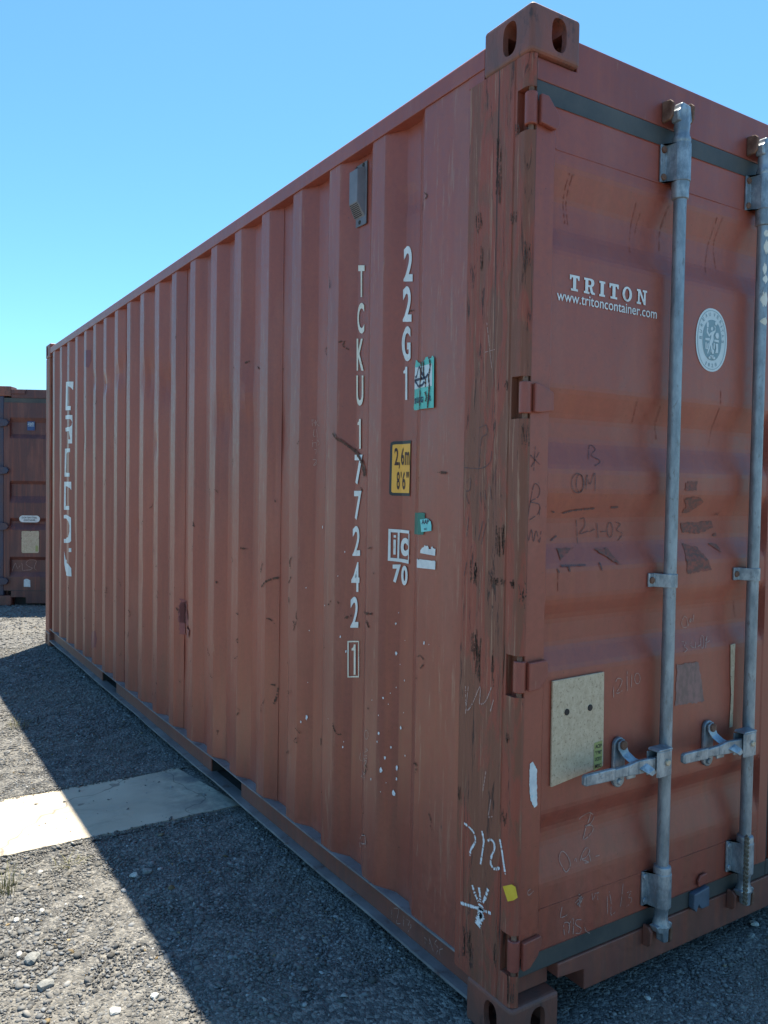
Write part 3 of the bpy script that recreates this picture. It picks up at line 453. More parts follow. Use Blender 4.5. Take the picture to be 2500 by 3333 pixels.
def boolean(o, cutters):
    """cut the closed cutters out of o and bake the result"""
    cs = []
    for c in cutters:
        c0 = bpy.data.objects.new('cutter', c.mesh('cutter', o.data.materials[0])); COL.objects.link(c0); cs.append(c0)
        m = o.modifiers.new('cut', 'BOOLEAN'); m.operation = 'DIFFERENCE'; m.object = c0; m.solver = 'EXACT'
    bpy.context.view_layer.update()
    dg = bpy.context.evaluated_depsgraph_get()
    me = bpy.data.meshes.new_from_object(o.evaluated_get(dg))
    o.modifiers.clear(); o.data = me
    for c0 in cs: bpy.data.objects.remove(c0)
    return o

SURF = {
    'side': (SB, 'a', lambda a, z, off, b: (interp(SB, a) - off, a, z)),
    'door': (DB, 'z', lambda a, z, off, b: (a, (interp(DB, z) if .09 < a < 1.03 else .004) - off, z)),
    'flatside': (None, None, lambda a, z, off, b: (b - off, a, z)),
    'flatdoor': (None, None, lambda a, z, off, b: (a, b - off, z)),
}
def conform(polys, surf, off, name, mat, parent, base=0.0, label=None, raw=None, split=False):
    """lay flat outlines (a,z) on a corrugated or flat face of the container"""
    bps, ax, fn = SURF[surf]
    if split:
        obs = [conform([pl], surf, off + .00012*i, name, mat, parent, base, label) for i, pl in enumerate(polys)]
        obs += [conform([], surf, off + .00012*i, name, mat, parent, base, label, raw=[r_]) for i, r_ in enumerate(raw or [])]
        return obs
    bm = bmesh.new()
    if raw:
        for vs, fs in raw:
            bv = [bm.verts.new((x, 0, z)) for x, z in vs]
            for f in fs:
                try: bm.faces.new([bv[i] for i in f])
                except ValueError: pass
    for pl in polys:
        vs = [bm.verts.new((a, 0, z)) for a, z in pl]
        for tri in tessellate_polygon([[Vector((a, z, 0)) for a, z in pl]]):
            try: bm.faces.new([vs[i] for i in tri])
            except ValueError: pass
    bmesh.ops.triangulate(bm, faces=bm.faces[:])
    if bps:
        lo = min((v.co.x if ax == 'a' else v.co.z) for v in bm.verts); hi = max((v.co.x if ax == 'a' else v.co.z) for v in bm.verts)
        for b, _ in bps:
            if lo < b < hi:
                no = (1, 0, 0) if ax == 'a' else (0, 0, 1)
                co = (b, 0, 0) if ax == 'a' else (0, 0, b)
                bmesh.ops.bisect_plane(bm, geom=bm.verts[:] + bm.edges[:] + bm.faces[:], plane_co=co, plane_no=no, dist=1e-6)
    for v in bm.verts:
        v.co = Vector(fn(v.co.x, v.co.z, off, base))
    out = Vector((-1, 0, 0)) if 'side' in surf else Vector((0, -1, 0))
    for f in bm.faces:
        f.normal_update()
        if f.normal.dot(out) < 0: f.normal_flip()
    me = bpy.data.meshes.new(name); bm.to_mesh(me); bm.free()
    me.materials.append(mat)
    o = bpy.data.objects.new(name, me); COL.objects.link(o)
    if parent: o.parent = parent
    if label: o['label'] = label
    return o

def glyph(s, thick=0.0, spacing=1.0):
    """outline of a text in the built-in font as 2-D verts and faces, with its bounds"""
    cu = bpy.data.curves.new('glyph', 'FONT'); cu.body = s; cu.offset = thick; cu.space_character = spacing
    cu.resolution_u = 5
    ob = bpy.data.objects.new('glyph', cu); COL.objects.link(ob)
    bpy.context.view_layer.update()
    me = bpy.data.meshes.new_from_object(ob.evaluated_get(bpy.context.evaluated_depsgraph_get()))
    vs = [(v.co.x, v.co.y) for v in me.vertices]; fs = [tuple(p.vertices) for p in me.polygons]
    bpy.data.objects.remove(ob); bpy.data.curves.remove(cu); bpy.data.meshes.remove(me)
    xs = [v[0] for v in vs]; ys = [v[1] for v in vs]
    return vs, fs, (min(xs), min(ys), max(xs), max(ys))

def fit(s, quad, thick=0.0, spacing=1.0):
    """glyph warped into the quadrilateral TL, TR, BR, BL"""
    if s == '1':
        vs, fs, (x0, y0, x1, y1) = [(.52, 1), (.98, 1), (.98, 0), (.50, 0), (.50, .80), (.02, .80), (.02, .87), (.36, .91)], [(0, 4, 3, 2, 1), (0, 7, 6, 5, 4)], (0, 0, 1, 1)
    else:
        vs, fs, (x0, y0, x1, y1) = glyph(s, thick, spacing)
    TL, TR, BR, BL = quad
    out = []
    for x, y in vs:
        u = (x - x0) / (x1 - x0); w = (y1 - y) / (y1 - y0)
        out.append(tuple(((1-u)*(1-w)*TL[k] + u*(1-w)*TR[k] + u*w*BR[k] + (1-u)*w*BL[k]) for k in (0, 1)))
    return out, fs

def rect(cx, cz, w, h):
    return [(cx - w/2, cz + h/2), (cx + w/2, cz + h/2), (cx + w/2, cz - h/2), (cx - w/2, cz - h/2)]

def strokes(lines, width, gap=.12, step=.004, wob=.35, taper=True):
    """hand drawn strokes as many short ragged quads"""
    raw = []
    for ln in lines:
        # smooth with Catmull-Rom
        P = [np.array(q, float) for q in ln]
        if len(P) > 2:
            Q = []
            for i in range(len(P) - 1):
                a, b, c, d = P[max(i-1, 0)], P[i], P[i+1], P[min(i+2, len(P)-1)]
                for k in range(6):
                    t = k / 6
                    Q.append(.5*((2*b) + (c-a)*t + (2*a-5*b+4*c-d)*t*t + (-a+3*b-3*c+d)*t**3))
            Q.append(P[-1]); P = Q
        vs = []; fs = []
        tot = sum(np.linalg.norm(b-a) for a, b in zip(P, P[1:])); run = 0
        for a, b in zip(P, P[1:]):
            L = np.linalg.norm(b - a)
            if L < 1e-6: continue
            d = (b - a) / L; n = np.array([-d[1], d[0]])
            k = max(1, int(L / step))
            for i in range(k):
                if random.random() < gap: continue
                w0 = width * .5 * (1 + random.uniform(-wob, wob)); w1 = width * .5 * (1 + random.uniform(-wob, wob))
                p, q = a + (b-a)*i/k, a + (b-a)*(i+1)/k
                m = len(vs)
                vs += [tuple(p - n*w0), tuple(q - n*w1), tuple(q + n*w1), tuple(p + n*w0)]
                fs.append((m, m+1, m+2, m+3))
        if fs: raw.append((vs, fs))
    return raw

def rough(pl, step=.005, amp=.0018):
    out_ = []
    for (a, b), (c, d) in zip(pl, pl[1:] + pl[:1]):
        k = max(1, int(math.hypot(c - a, d - b)/step))
        for i in range(k):
            out_.append((a + (c-a)*i/k + random.uniform(-amp, amp), b + (d-b)*i/k + random.uniform(-amp, amp)))
    return out_

def cluster(lines, d=.014):
    """polylines that come within d of each other belong to one mark"""
    groups = []
    for l in lines:
        hit = [g for g in groups if any(math.hypot(p[0]-q[0], p[1]-q[1]) < d for p in l for m_ in g for q in m_)]
        merged = [l]
        for g in hit: merged += g; groups.remove(g)
        groups.append(merged)
    return groups

def ellipse(cx, cz, a, b, n=40):
    return [(cx + a*math.cos(2*math.pi*i/n), cz + b*math.sin(2*math.pi*i/n)) for i in range(n)]

# ------------------------------------------------------------------ ground
def gz(x, y):
    """height of the yard: flat by the container, dipping a little beyond it"""
    t = np.clip((y - 6.2) / 2.2, 0, 1); t = t*t*(3 - 2*t)
    return -.062 * t + .006*np.sin(x*2.1 + .7*y)*np.clip((-.25 - x)*2, 0, 1)

def ground_mat():
    m, t, bs = new_mat('asphalt')
    co = obj_coord(t)
    big = noise(t, co, .9, 6, .6)
    mid = noise(t, co, 9, 6, .65)
    vor = nd(t, 'ShaderNodeTexVoronoi'); vor.inputs['Scale'].default_value = 95; t.links.new(co, vor.inputs['Vector'])
    vor2 = nd(t, 'ShaderNodeTexVoronoi'); vor2.inputs['Scale'].default_value = 210; t.links.new(co, vor2.inputs['Vector'])
    sep = nd(t, 'ShaderNodeSeparateColor'); t.links.new(vor.outputs['Color'], sep.inputs[0])
    col = mix(t, ramp(t, mid, .35, .65), (0.062, 0.064, 0.066), (0.145, 0.143, 0.138))
    col = mix(t, ramp(t, sep.outputs[0], .35, 1.0, 0, .8), col, (0.34, 0.325, 0.295))
    col = mix(t, mathn(t, 'MULTIPLY', ramp(t, big, .45, .62), .45), col, (0.25, 0.232, 0.20))
    t.links.new(col, bs.inputs['Base Color'])
    bs.inputs['Roughness'].default_value = .9
    bs.inputs['Specular IOR Level'].default_value = .25
    h = mathn(t, 'ADD', mathn(t, 'MULTIPLY', vor.outputs['Distance'], -1.0), mathn(t, 'MULTIPLY', vor2.outputs['Distance'], -.5))
    h = mathn(t, 'ADD', h, mathn(t, 'MULTIPLY', mid, 1.2))
    bump(t, bs, h, .9, .008)
    return m

def axis_coords(lo, hi, step, far):
    a = list(np.arange(lo, hi + 1e-6, step)); s = step; x = hi
    while x < far: s *= 1.5; x += s; a.append(x)
    s = step; x = lo; b = []
    while x > -far: s *= 1.5; x -= s; b.append(x)
    return np.array(b[::-1] + a)
gx = axis_coords(-3.5, 4, .05, 900); gy = axis_coords(-2, 12, .05, 900)
X, Y = np.meshgrid(gx, gy)
fade = (np.exp(-np.maximum(0, np.hypot(X, Y) - 10) / 10))
Z = gz(X, Y) + (RNG.normal(0, .0018, X.shape)) * fade
ny, nx = X.shape
idx = np.arange(nx*ny).reshape(ny, nx)
quads = np.stack([idx[:-1, :-1], idx[:-1, 1:], idx[1:, 1:], idx[1:, :-1]], -1).reshape(-1, 4)
gm = bpy.data.meshes.new('ground')
gm.from_pydata(np.stack([X, Y, Z], -1).reshape(-1, 3).tolist(), [], quads.tolist())
gm.materials.append(ground_mat())
for p in gm.polygons: p.use_smooth = True
ground = bpy.data.objects.new('ground', gm); COL.objects.link(ground)
ground['kind'] = 'structure'

# concrete strip set in the asphalt
def slab(name, outline, top, mat, label=None):
    mb = MB(); mb.prism(outline, 'z', top - .05, top)
    o = mb.build(name, mat); o['kind'] = 'structure'
    return o
def ragged(a, b, n, amp):
    out = []
    for i in range(n):
        t = i / n
        out.append((a[0] + (b[0]-a[0])*t + random.uniform(-amp, amp)*.3, a[1] + (b[1]-a[1])*t + random.uniform(-amp, amp)))
    return out
def concrete_mat():
    m, t, bs = new_mat('concrete')
    co = obj_coord(t)
    n1 = noise(t, co, 2.2, 7, .6); n2 = noise(t, co, 60, 6, .7); n3 = noise(t, obj_coord(t, (1, 6, 1)), 3, 5, .6)
    n4 = noise(t, co, 7, 8, .72)
    col = mix(t, ramp(t, n1, .35, .65), (0.46, 0.395, 0.30), (0.57, 0.50, 0.385))
    col = mix(t, mathn(t, 'MULTIPLY', ramp(t, n3, .5, .7), .35), col, (0.40, 0.37, 0.33))
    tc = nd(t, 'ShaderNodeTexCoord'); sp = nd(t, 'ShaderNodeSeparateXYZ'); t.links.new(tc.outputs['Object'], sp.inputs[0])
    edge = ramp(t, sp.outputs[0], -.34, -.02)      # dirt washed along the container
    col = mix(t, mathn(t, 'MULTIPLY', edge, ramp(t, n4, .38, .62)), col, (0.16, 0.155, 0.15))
    col = mix(t, ramp(t, n2, .68, .73), col, (0.14, 0.125, 0.11))
    stain = noise(t, obj_coord(t, (1, 1.6, 1), (4, 2, 0)), 4.5, 9, .7, .8)
    col = mix(t, mathn(t, 'MULTIPLY', ramp(t, stain, .52, .70), .5), col, (0.27, 0.235, 0.19))
    wob = nd(t, 'ShaderNodeVectorMath', operation='ADD'); t.links.new(co, wob.inputs[0])
    nv = nd(t, 'ShaderNodeTexNoise'); nv.inputs['Scale'].default_value = 5; t.links.new(co, nv.inputs['Vector'])
    sc_ = nd(t, 'ShaderNodeVectorMath', operation='SCALE'); sc_.inputs['Scale'].default_value = .35; t.links.new(nv.outputs['Color'], sc_.inputs[0]); t.links.new(sc_.outputs[0], wob.inputs[1])
    ck = nd(t, 'ShaderNodeTexVoronoi', feature='DISTANCE_TO_EDGE'); ck.inputs['Scale'].default_value = 1.15; t.links.new(wob.outputs[0], ck.inputs['Vector'])
    col = mix(t, mathn(t, 'MULTIPLY', ramp(t, ck.outputs['Distance'], .006, .002), .6), col, (0.10, 0.09, 0.08))
    t.links.new(col, bs.inputs['Base Color']); bs.inputs['Roughness'].default_value = .85
    bump(t, bs, mathn(t, 'ADD', mathn(t, 'MULTIPLY', n2, .5), n1), .4, .004)
    return m
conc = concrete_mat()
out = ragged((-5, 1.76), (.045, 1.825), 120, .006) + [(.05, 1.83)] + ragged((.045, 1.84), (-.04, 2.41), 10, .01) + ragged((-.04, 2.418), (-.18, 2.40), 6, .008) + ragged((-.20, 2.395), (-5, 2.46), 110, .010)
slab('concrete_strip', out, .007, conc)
out = ragged((-4, 3.20), (-.705, 3.42), 60, .02) + ragged((-.70, 3.43), (-4, 3.33), 60, .02)
slab('concrete_strip', out, .004, conc)

# gravel: tens of thousands of small stones, uncountable
def ico():
    bm = bmesh.new(); bmesh.ops.create_icosphere(bm, subdivisions=1, radius=1)
    v = np.array([q.co[:] for q in bm.verts]); f = np.array([[x.index for x in g.verts] for g in bm.faces]); bm.free()
    return v, f
IV, IF = ico()
def gravel_points(n, x0, x1, y0, y1, smin, smax, keep):
    x = RNG.uniform(x0, x1, n); y = RNG.uniform(y0, y1, n)
    s = smin * (smax/smin) ** (RNG.random(n) ** 2.2)
    k = keep(x, y)
    return x[k], y[k], s[k]
def keep_near(x, y):
    on_slab = (y > 1.80 + .03*RNG.random(x.shape)**2) & (y < 2.41 - .03*RNG.random(x.shape)**2) & (x < .05)
    under = (x > .05) & (y > 0.02) & (y < 6.0)
    dens = np.sin(x*3.1 + 1) * np.sin(y*2.3) * .25 + .75
    return (~on_slab | (RNG.random(x.shape) < .004)) & ~under & (RNG.random(x.shape) < dens)
OV = np.array([(1, 0, 0), (0, 1, 0), (-1, 0, 0), (0, -1, 0), (0, 0, 1), (0, 0, -1)], float)
OF = np.array([(0, 1, 4), (1, 2, 4), (2, 3, 4), (3, 0, 4), (1, 0, 5), (2, 1, 5), (3, 2, 5), (0, 3, 5)])
def stones(regions, BV_, BF_, jit):
    a_, b_, c_ = [], [], []
    for args in regions:
        a, b, c = gravel_points(*args, keep_near); a_.append(a); b_.append(b); c_.append(c)
    px, py, ps = map(np.concatenate, (a_, b_, c_)); n = len(px)
    base = np.repeat(BV_[None], n, 0) * (1 + RNG.normal(0, jit, (n, len(BV_), 1))) + RNG.normal(0, .10, (n, len(BV_), 3))
    base *= np.stack([np.ones(n), RNG.uniform(.6, 1, n), RNG.uniform(.35, .6, n)], -1)[:, None]
    ang = RNG.uniform(0, 6.283, n); ca, sa = np.cos(ang), np.sin(ang)
    bx = base[..., 0]*ca[:, None] - base[..., 1]*sa[:, None]; by = base[..., 0]*sa[:, None] + base[..., 1]*ca[:, None]
    tilt = RNG.normal(0, .25, n)[:, None]
    vz = base[..., 2] + tilt*bx
    slabz = np.where((py > 1.78) & (py < 2.43) & (px < .05), .007, 0)
    V = np.stack([px[:, None] + bx*ps[:, None], py[:, None] + by*ps[:, None], (gz(px, py) + slabz + ps*.12)[:, None] + vz*ps[:, None]], -1).reshape(-1, 3)
    F = (BF_[None] + (np.arange(n)*len(BV_))[:, None, None]).reshape(-1, 3)
    return n, V, F
nA, VA, FA = stones(((100000, -1.35, .06, .45, 3.0, .0026, .0085), (30000, -1.25, .06, 3.0, 6.1, .005, .011), (27000, .0, 2.1, -.75, .08, .0028, .0085)), OV, OF, .22)
nB, VB, FB = stones(((3600, -1.35, .06, .45, 3.0, .0065, .0110), (800, -1.25, -.80, .5, 1.75, .009, .016), (4500, -1.25, .06, 3.0, 6.1, .008, .014), (9500, -2.4, 1.6, 6.1, 9.4, .009, .019),
                     (1500, .0, 2.1, -.75, .08, .007, .0115), (450, -1.35, .0, .4, 2.2, .011, .016)), IV, IF, .26)
n = nA + nB
V = np.concatenate([VA, VB]); F = np.concatenate([FA, FB + len(VA)])
me = bpy.data.meshes.new('gravel')
me.vertices.add(len(V)); me.vertices.foreach_set('co', V.astype(np.float32).ravel())
me.loops.add(F.size); me.loops.foreach_set('vertex_index', F.astype(np.int32).ravel())
me.polygons.add(len(F)); me.polygons.foreach_set('loop_start', np.arange(0, F.size, 3, dtype=np.int32))
me.polygons.foreach_set('loop_total', np.full(len(F), 3, np.int32)) if hasattr(me.polygons, 'foreach_set') and False else None
me.update(calc_edges=True)
tone = np.clip(RNG.normal(.5, .2, n), .02, 1); lite = RNG.random(n) < .018; tone[lite] = RNG.uniform(.9, 1, lite.sum())
warm = RNG.random(n) * .12; warm[RNG.random(n) < .01] = .6
g = .062 + .245 * tone**1.4
g[lite] = RNG.uniform(.32, .5, lite.sum())
colr = np.stack([g*(.96 + warm*.7), g, g*(1.04 - warm*.9), np.ones(n)], -1)
att = me.color_attributes.new('stone_tone', 'FLOAT_COLOR', 'POINT')
att.data.foreach_set('color', np.concatenate([np.repeat(colr[:nA], len(OV), 0), np.repeat(colr[nA:], len(IV), 0)]).astype(np.float32).ravel())
m, t, bs = new_mat('gravel_stone')
at = nd(t, 'ShaderNodeAttribute', attribute_name='stone_tone')
fn = noise(t, obj_coord(t), 260, 4, .7)
mu = nd(t, 'ShaderNodeMix', data_type='RGBA', blend_type='MULTIPLY'); mu.inputs[0].default_value = 1
t.links.new(at.outputs['Color'], mu.inputs[6]); t.links.new(mix(t, fn, (.55, .55, .55), (1.45, 1.45, 1.45)), mu.inputs[7])
dusty = noise(t, obj_coord(t), 1.6, 6, .6)
t.links.new(mix(t, mathn(t, 'MULTIPLY', ramp(t, dusty, .42, .62), .5), mu.outputs[2], (0.24, 0.225, 0.195)), bs.inputs['Base Color']); bs.inputs['Roughness'].default_value = .9; bs.inputs['Specular IOR Level'].default_value = .2
bump(t, bs, fn, .5, .002)
me.materials.append(m)
gravel = bpy.data.objects.new('gravel', me); COL.objects.link(gravel); gravel['kind'] = 'stuff'
gravel['label'] = 'loose grey gravel bedded in the rough asphalt yard'; gravel['category'] = 'gravel'

STONE_INFO = [
 ('white stone lying in the container shadow just past its edge', 'lstone'), ('small pale pink stone by the grass below the concrete strip', 'lstone'),
 ('pale square stone on the sunlit gravel', 'lstone'), ('pale stone lying left of the square one on sunlit gravel', 'lstone'),
 ('small cream stone between the square stone and the shadow', 'lstone'), ('large flat grey stone half sunk in sunlit gravel', 'gstone'),
 ('broad grey stone in the lower left sunlit gravel', 'gstone'), ('small pale stone on sunlit gravel above the square stone', 'lstone'),
 ('pale flat stone on sunlit gravel low in the picture beside the shadow edge', 'lstone'), ('long pale stone near the shadow edge', 'lstone'),
 ('grey white stone left of the large sunk stone', 'lstone'), ('white angular stone right of the container sill in shade', 'lstone'),
 ('small white stone below the sill cut-out in shade', 'lstone'), ('greyish stone beside the white angular stone in shade', 'gstone'),
 ('grey stone in the shadow right of the white one', 'gstone'), ('small pale stone against the bottom rail in shade', 'lstone')]
for ((sx_, sy_), r), (lab, mt) in zip(D['stones'], STONE_INFO):
    bm = bmesh.new(); bmesh.ops.create_icosphere(bm, subdivisions=2, radius=1)
    ph = random.random()*9; rot = random.random()*6.28
    for v in bm.verts:
        c = v.co.copy()
        k = 1 + .18*math.sin(3*c.x + ph) + .15*math.sin(4*c.y + 2*ph) + random.uniform(-.09, .09)
        c = c * k; c.x *= .62*1.3; c.y *= .62; c.z *= .36
        c.x = max(-.62, min(.66, c.x))
        v.co = Matrix.Rotation(rot, 3, 'Z') @ c * r
    me = bpy.data.meshes.new('stone'); bm.to_mesh(me); bm.free(); me.materials.append(M[mt])
    o = bpy.data.objects.new('stone', me); COL.objects.link(o)
    o.location = (sx_, sy_, float(gz(np.array(sx_), np.array(sy_))) + r*.22)
    o['label'] = lab; o['category'] = 'stone'; o['group'] = 'larger stones lying on the gravel'

def grass_tuft(x, y, n, h, spread, label, dry):
    mb = MB()
    for i in range(n):
        a = random.random()*6.283; r = spread*random.random()**.7
        bx, by = x + r*math.cos(a), y + r*math.sin(a)
        lean = random.uniform(.15, 1.1) if not dry else random.uniform(.8, 1.8); aa = a + random.uniform(-.9, .9); hh = h*random.uniform(.4, 1.1); w = random.uniform(.0009, .0019)
        prev = None
        for k in range(6):
            t = k/5; d = lean*hh*t*t; z = hh*(t - .28*lean*t*t)
            cx, cy = bx + d*math.cos(aa), by + d*math.sin(aa); ww = w*(1 - t*.9)
            l = (cx - ww*math.sin(aa), cy + ww*math.cos(aa), z); rr = (cx + ww*math.sin(aa), cy - ww*math.cos(aa), z)
            if prev: mb.quad(prev[0], prev[1], rr, l)
            prev = (l, rr)
    o = mb.build('grass_tuft', M['grass']); o['label'] = label; o['category'] = 'grass'; o['group'] = 'grass tufts growing through the gravel'
T = D['tufts']
grass_tuft(*T[0], 70, .10, .045, 'green and straw grass tuft below the sunlit concrete strip', False)
grass_tuft(*T[1], 55, .07, .06, 'sparse grass tuft on the shadow edge beyond the concrete strip', False)
grass_tuft(*T[2], 40, .035, .06, 'flat dry straw tuft on gravel just below the concrete strip', True)

# ------------------------------------------------------------------ the container
L, W, H = 6.058, 2.18, 2.591
CX = W/2
box = empty('shipping_container', 'rust red corrugated container with galvanised locking bars and white lettering', 'container')

def casting(corner_x, corner_y, z0, parent, name='corner_casting', w=.162, d=.178, h=.118, mats=None):
    """hollow corner fitting; corner_x, corner_y point at the outer corner: 0/1 flags"""
    x0, x1 = (0, w) if corner_x == 0 else (W - w, W)
    y0, y1 = (0, d) if corner_y == 0 else (L - d, L)
    mb = MB().box(x0 - .003 if corner_x == 0 else x0, y0 - .003 if corner_y == 0 else y0, z0, x1 if corner_x == 0 else x1 + .003, y1 if corner_y == 0 else y1 + .003, z0 + h)
    o = mb.build(name, M['casting'], parent, bevel=.011, seg=3)
    xo = x0 - .02 if corner_x == 0 else x1 + .02; xi = x0 + .05 if corner_x == 0 else x1 - .05
    yo = y0 - .02 if corner_y == 0 else y1 + .02; yi = y0 + .05 if corner_y == 0 else y1 - .05
    zc = z0 + h*.5; yc = (y0 + y1)/2 + (-.012 if corner_y == 0 else .012); xc = (x0 + x1)/2 + (.006 if corner_x == 0 else -.006)
    st = [(math.cos(2*math.pi*i/28), math.sin(2*math.pi*i/28)) for i in range(28)]
    def sup(c): return math.copysign(abs(c)**.75, c)
    c1 = MB().prism([(yc + .0255*sup(a), zc + .041*sup(b)) for a, b in st], 'x', min(xo, xi), max(xo, xi))
    c2 = MB().prism([(xc + .0255*sup(a), zc + .041*sup(b)) for a, b in st], 'y', min(yo, yi), max(yo, yi))
    zt = (z0 + h - .03, z0 + h + .02) if z0 > 1 else (z0 - .02, z0 + .03)
    c3 = MB().prism([((x0+x1)/2 + .031*sup(a), (y0+y1)/2 + .06*sup(b)) for a, b in st], 'z', *zt)
    cav = MB().box(x0 + .014, y0 + .014, z0 + .016, x1 - .014, y1 - .014, z0 + h - .042) if z0 > 1 else MB().box(x0 + .014, y0 + .014, z0 + .016, x1 - .014, y1 - .014, z0 + h - .016)
    boolean(o, [cav, c1, c2, c3])
    for p in o.data.polygons: p.use_smooth = False
    if abs(corner_x) == 0:
        inner = MB().box(x0 + .05, y0 + .05, z0 + .02, x1 - .03, y1 - .03, z0 + h - .02)
    return o
for cx_ in (0, 1):
    for cy_ in (0, 1):
        for z0 in (0, H - .118):
            casting(cx_, cy_, z0, box)

# corner posts
def rear_post(mir):
    prof_ = [(0, .232), (0, .060), (.0022, .0575), (.0022, .0545), (0, .052), (0, .026)]
    for i in range(7):
        a = math.pi + (math.pi/2)*i/6
        prof_.append((.020 + .020*math.cos(a), .022 + .020*math.sin(a) + .0))
    prof_ += [(.0225, .002), (.0225, .06), (.06, .06), (.06, .10), (.04, .11), (.04, .232)]
    mb = MB().prism(prof_, 'z', .1185, H - .1185)
    if mir: mb.mirror(W)
    o = mb.build('corner_post', M['post'], box)
    cut = []
    for zc in HZ:
        c = MB().box(-.01, -.01, zc - .052, .0212, .047, zc + .052)
        c2 = MB().box(-.01, .046, zc - .046, .012, .0535, zc + .046)
        if mir: c.mirror(W); c2.mirror(W)
        cut += [c]
    boolean(o, cut)
    return o
HZ = [2.341, 1.643, .953, .250]
rear_post(False); rear_post(True)
# folded lip inside the post on the long side
for mir in (False, True):
    mb = MB().box(.0045, .2325, .16, .03, .242, H - .12)
    if mir: mb.mirror(W)
    mb.build('post_lip', M['frame'], box, bevel=.003)
    mb = MB().prism([(0, L), (0, L-.15), (.012, L-.158), (.03, L-.158), (.03, L-.03), (.10, L-.03), (.10, L)], 'z', .1185, H - .1185)
    if mir: mb.mirror(W)
    mb.build('corner_post', M['casting'] if False else M['post'], box, bevel=.006)

# side panels: corrugated steel with a few dents
def side_panel(mir):
    ys = [b[0] for b in SB]
    yy = []
    for a, b in zip(ys, ys[1:]):
        k = max(1, int((b - a)/.024))
        yy += sorted(set([a + (b-a)*i/k for i in range(k)] + [a + .0024, b - .0024]))
    yy.append(ys[-1]); zz = np.linspace(.152, 2.502, 72)
    # soften the folds
    def px_(y):
        return sum(interp(SB, y + d)*w_ for d, w_ in ((-.0022, .25), (0, .5), (.0022, .25)))
    DENT = [(3.15, 2.02, .05, .10, .016), (2.85, 1.95, .045, .09, .014), (3.74, 2.10, .05, .06, .012), (4.07, 2.07, .05, .05, .016), (2.02, 1.72, .05, .10, .012),
            (1.74, 1.80, .05, .08, -.010), (4.36, 2.12, .04, .05, .01), (5.5, 1.0, .05, .12, .008), (4.95, .9, .05, .14, .009), (.42, 1.7, .06, .16, .006), (1.28, .62, .05, .22, .006), (2.44, .75, .06, .2, .006)]
    if not mir:
        DENT += [(random.uniform(.5, 5.6), random.uniform(.4, 2.3), random.uniform(.02, .045), random.uniform(.03, .12), random.uniform(.003, .008)) for _ in range(34)]
    v = []
    for z in zz:
        for y in yy:
            x = px_(y) if not mir else interp(SB, y)
            for dy, dz, ry, rz_, am in DENT:
                q = ((y-dy)/ry)**2 + ((z-dz)/rz_)**2
                if q < 6: x += am*math.exp(-q)
            x += .0008*(1 + math.sin(z*3.1 + y*7.3) * math.sin(z*5.7 + y*2.2))
            v.append((max(x, .0035), y, float(z)))
    nn = len(yy); f = [(i*nn+j, i*nn+j+1, (i+1)*nn+j+1, (i+1)*nn+j) for i in range(len(zz)-1) for j in range(nn-1)]
    mb = MB(); mb.v = v; mb.f = f
    if mir: mb.mirror(W)
    o = mb.build('side_panel', M['side'], box)
    return o
side_panel(False); side_panel(True)

# weld seams between the pressed sheets
for y in (1.432, 2.556, 3.68, 4.80):
    mb = MB().box(interp(SB, y) - .0012, y, .16, interp(SB, y) + .002, y + .0035, 2.50)
    mb.build('weld_seam', M['side'], box)

# rails
for mir in (False, True):
    mb = MB().prism([(0, 2.5025), (.0, 2.550), (.004, 2.556), (.06, 2.556), (.06, 2.5025)], 'y', .1765, L - .1765)
    if mir: mb.mirror(W)
    mb.build('top_side_rail', M['frame'], box, bevel=.0015)
    pk = [(1.79, 2.15), (3.85, 4.21)]
    segs = [(.1765, 1.79), (2.15, 3.85), (4.21, L - .1765)]
    mb = MB()
    for a, b in segs: mb.box(.035, a, .0565, .040, b, .1495)
    # wavy top flange (hammered by forklifts) and straight bottom flange
    def flange(z0, z1, wav):
        n_ = 90; a, b = .1765, L - .1765; vv = []
        for i in range(n_ + 1):
            y = a + (b-a)*i/n_; w_ = wav*(math.sin(y*4.1) + .6*math.sin(y*9.7 + 1)) 
            vv.append([(0 + abs(w_)*.3, y, z0 + w_), (.060, y, z0), (.060, y, z1), (0 + abs(w_)*.3, y, z1 + w_)])
        k = len(mb.v)
        for q in vv: mb.v += q
        for i in range(n_):
            for j in range(4):
                j2 = (j+1) % 4
                mb.f.append((k+i*4+j, k+i*4+j2, k+(i+1)*4+j2, k+(i+1)*4+j))
        mb.f += [(k, k+1, k+2, k+3), (k+n_*4+3, k+n_*4+2, k+n_*4+1, k+n_*4)]
    if mir: mb.mirror(W)
    rail = mb.build('bottom_side_rail', M['rail'], box)
    for z0, z1, wav in ((.150, .1555, .0012), (.0475, .056, .0022)):
        mb = MB(); flange(z0, z1, wav)
        if mir: mb.mirror(W)
        mb.build('rail_flange', M['skyledge'], rail)
    mb = MB().box(.003, .1795, 2.474, .04, .243, 2.502)
    if mir: mb.mirror(W)
    mb.build('gusset_plate', M['frame'], box)
    for a, b in pk:
        mb = MB()
        mb.box(.041, a - .004, .057, .9, a, .149); mb.box(.041, b, .057, .9, b + .004, .149); mb.box(.061, a, .1495, .9, b, .1535); mb.box(.061, a, .050, .9, b, .0545)
        if mir: mb.mirror(W)
        mb.build('forklift_pocket', M['dark'], rail)
# band that lies on the ledge of the rail in every recess
ledge = MB()
for i, (y0, x0) in enumerate(SB[:-1]):
    pass
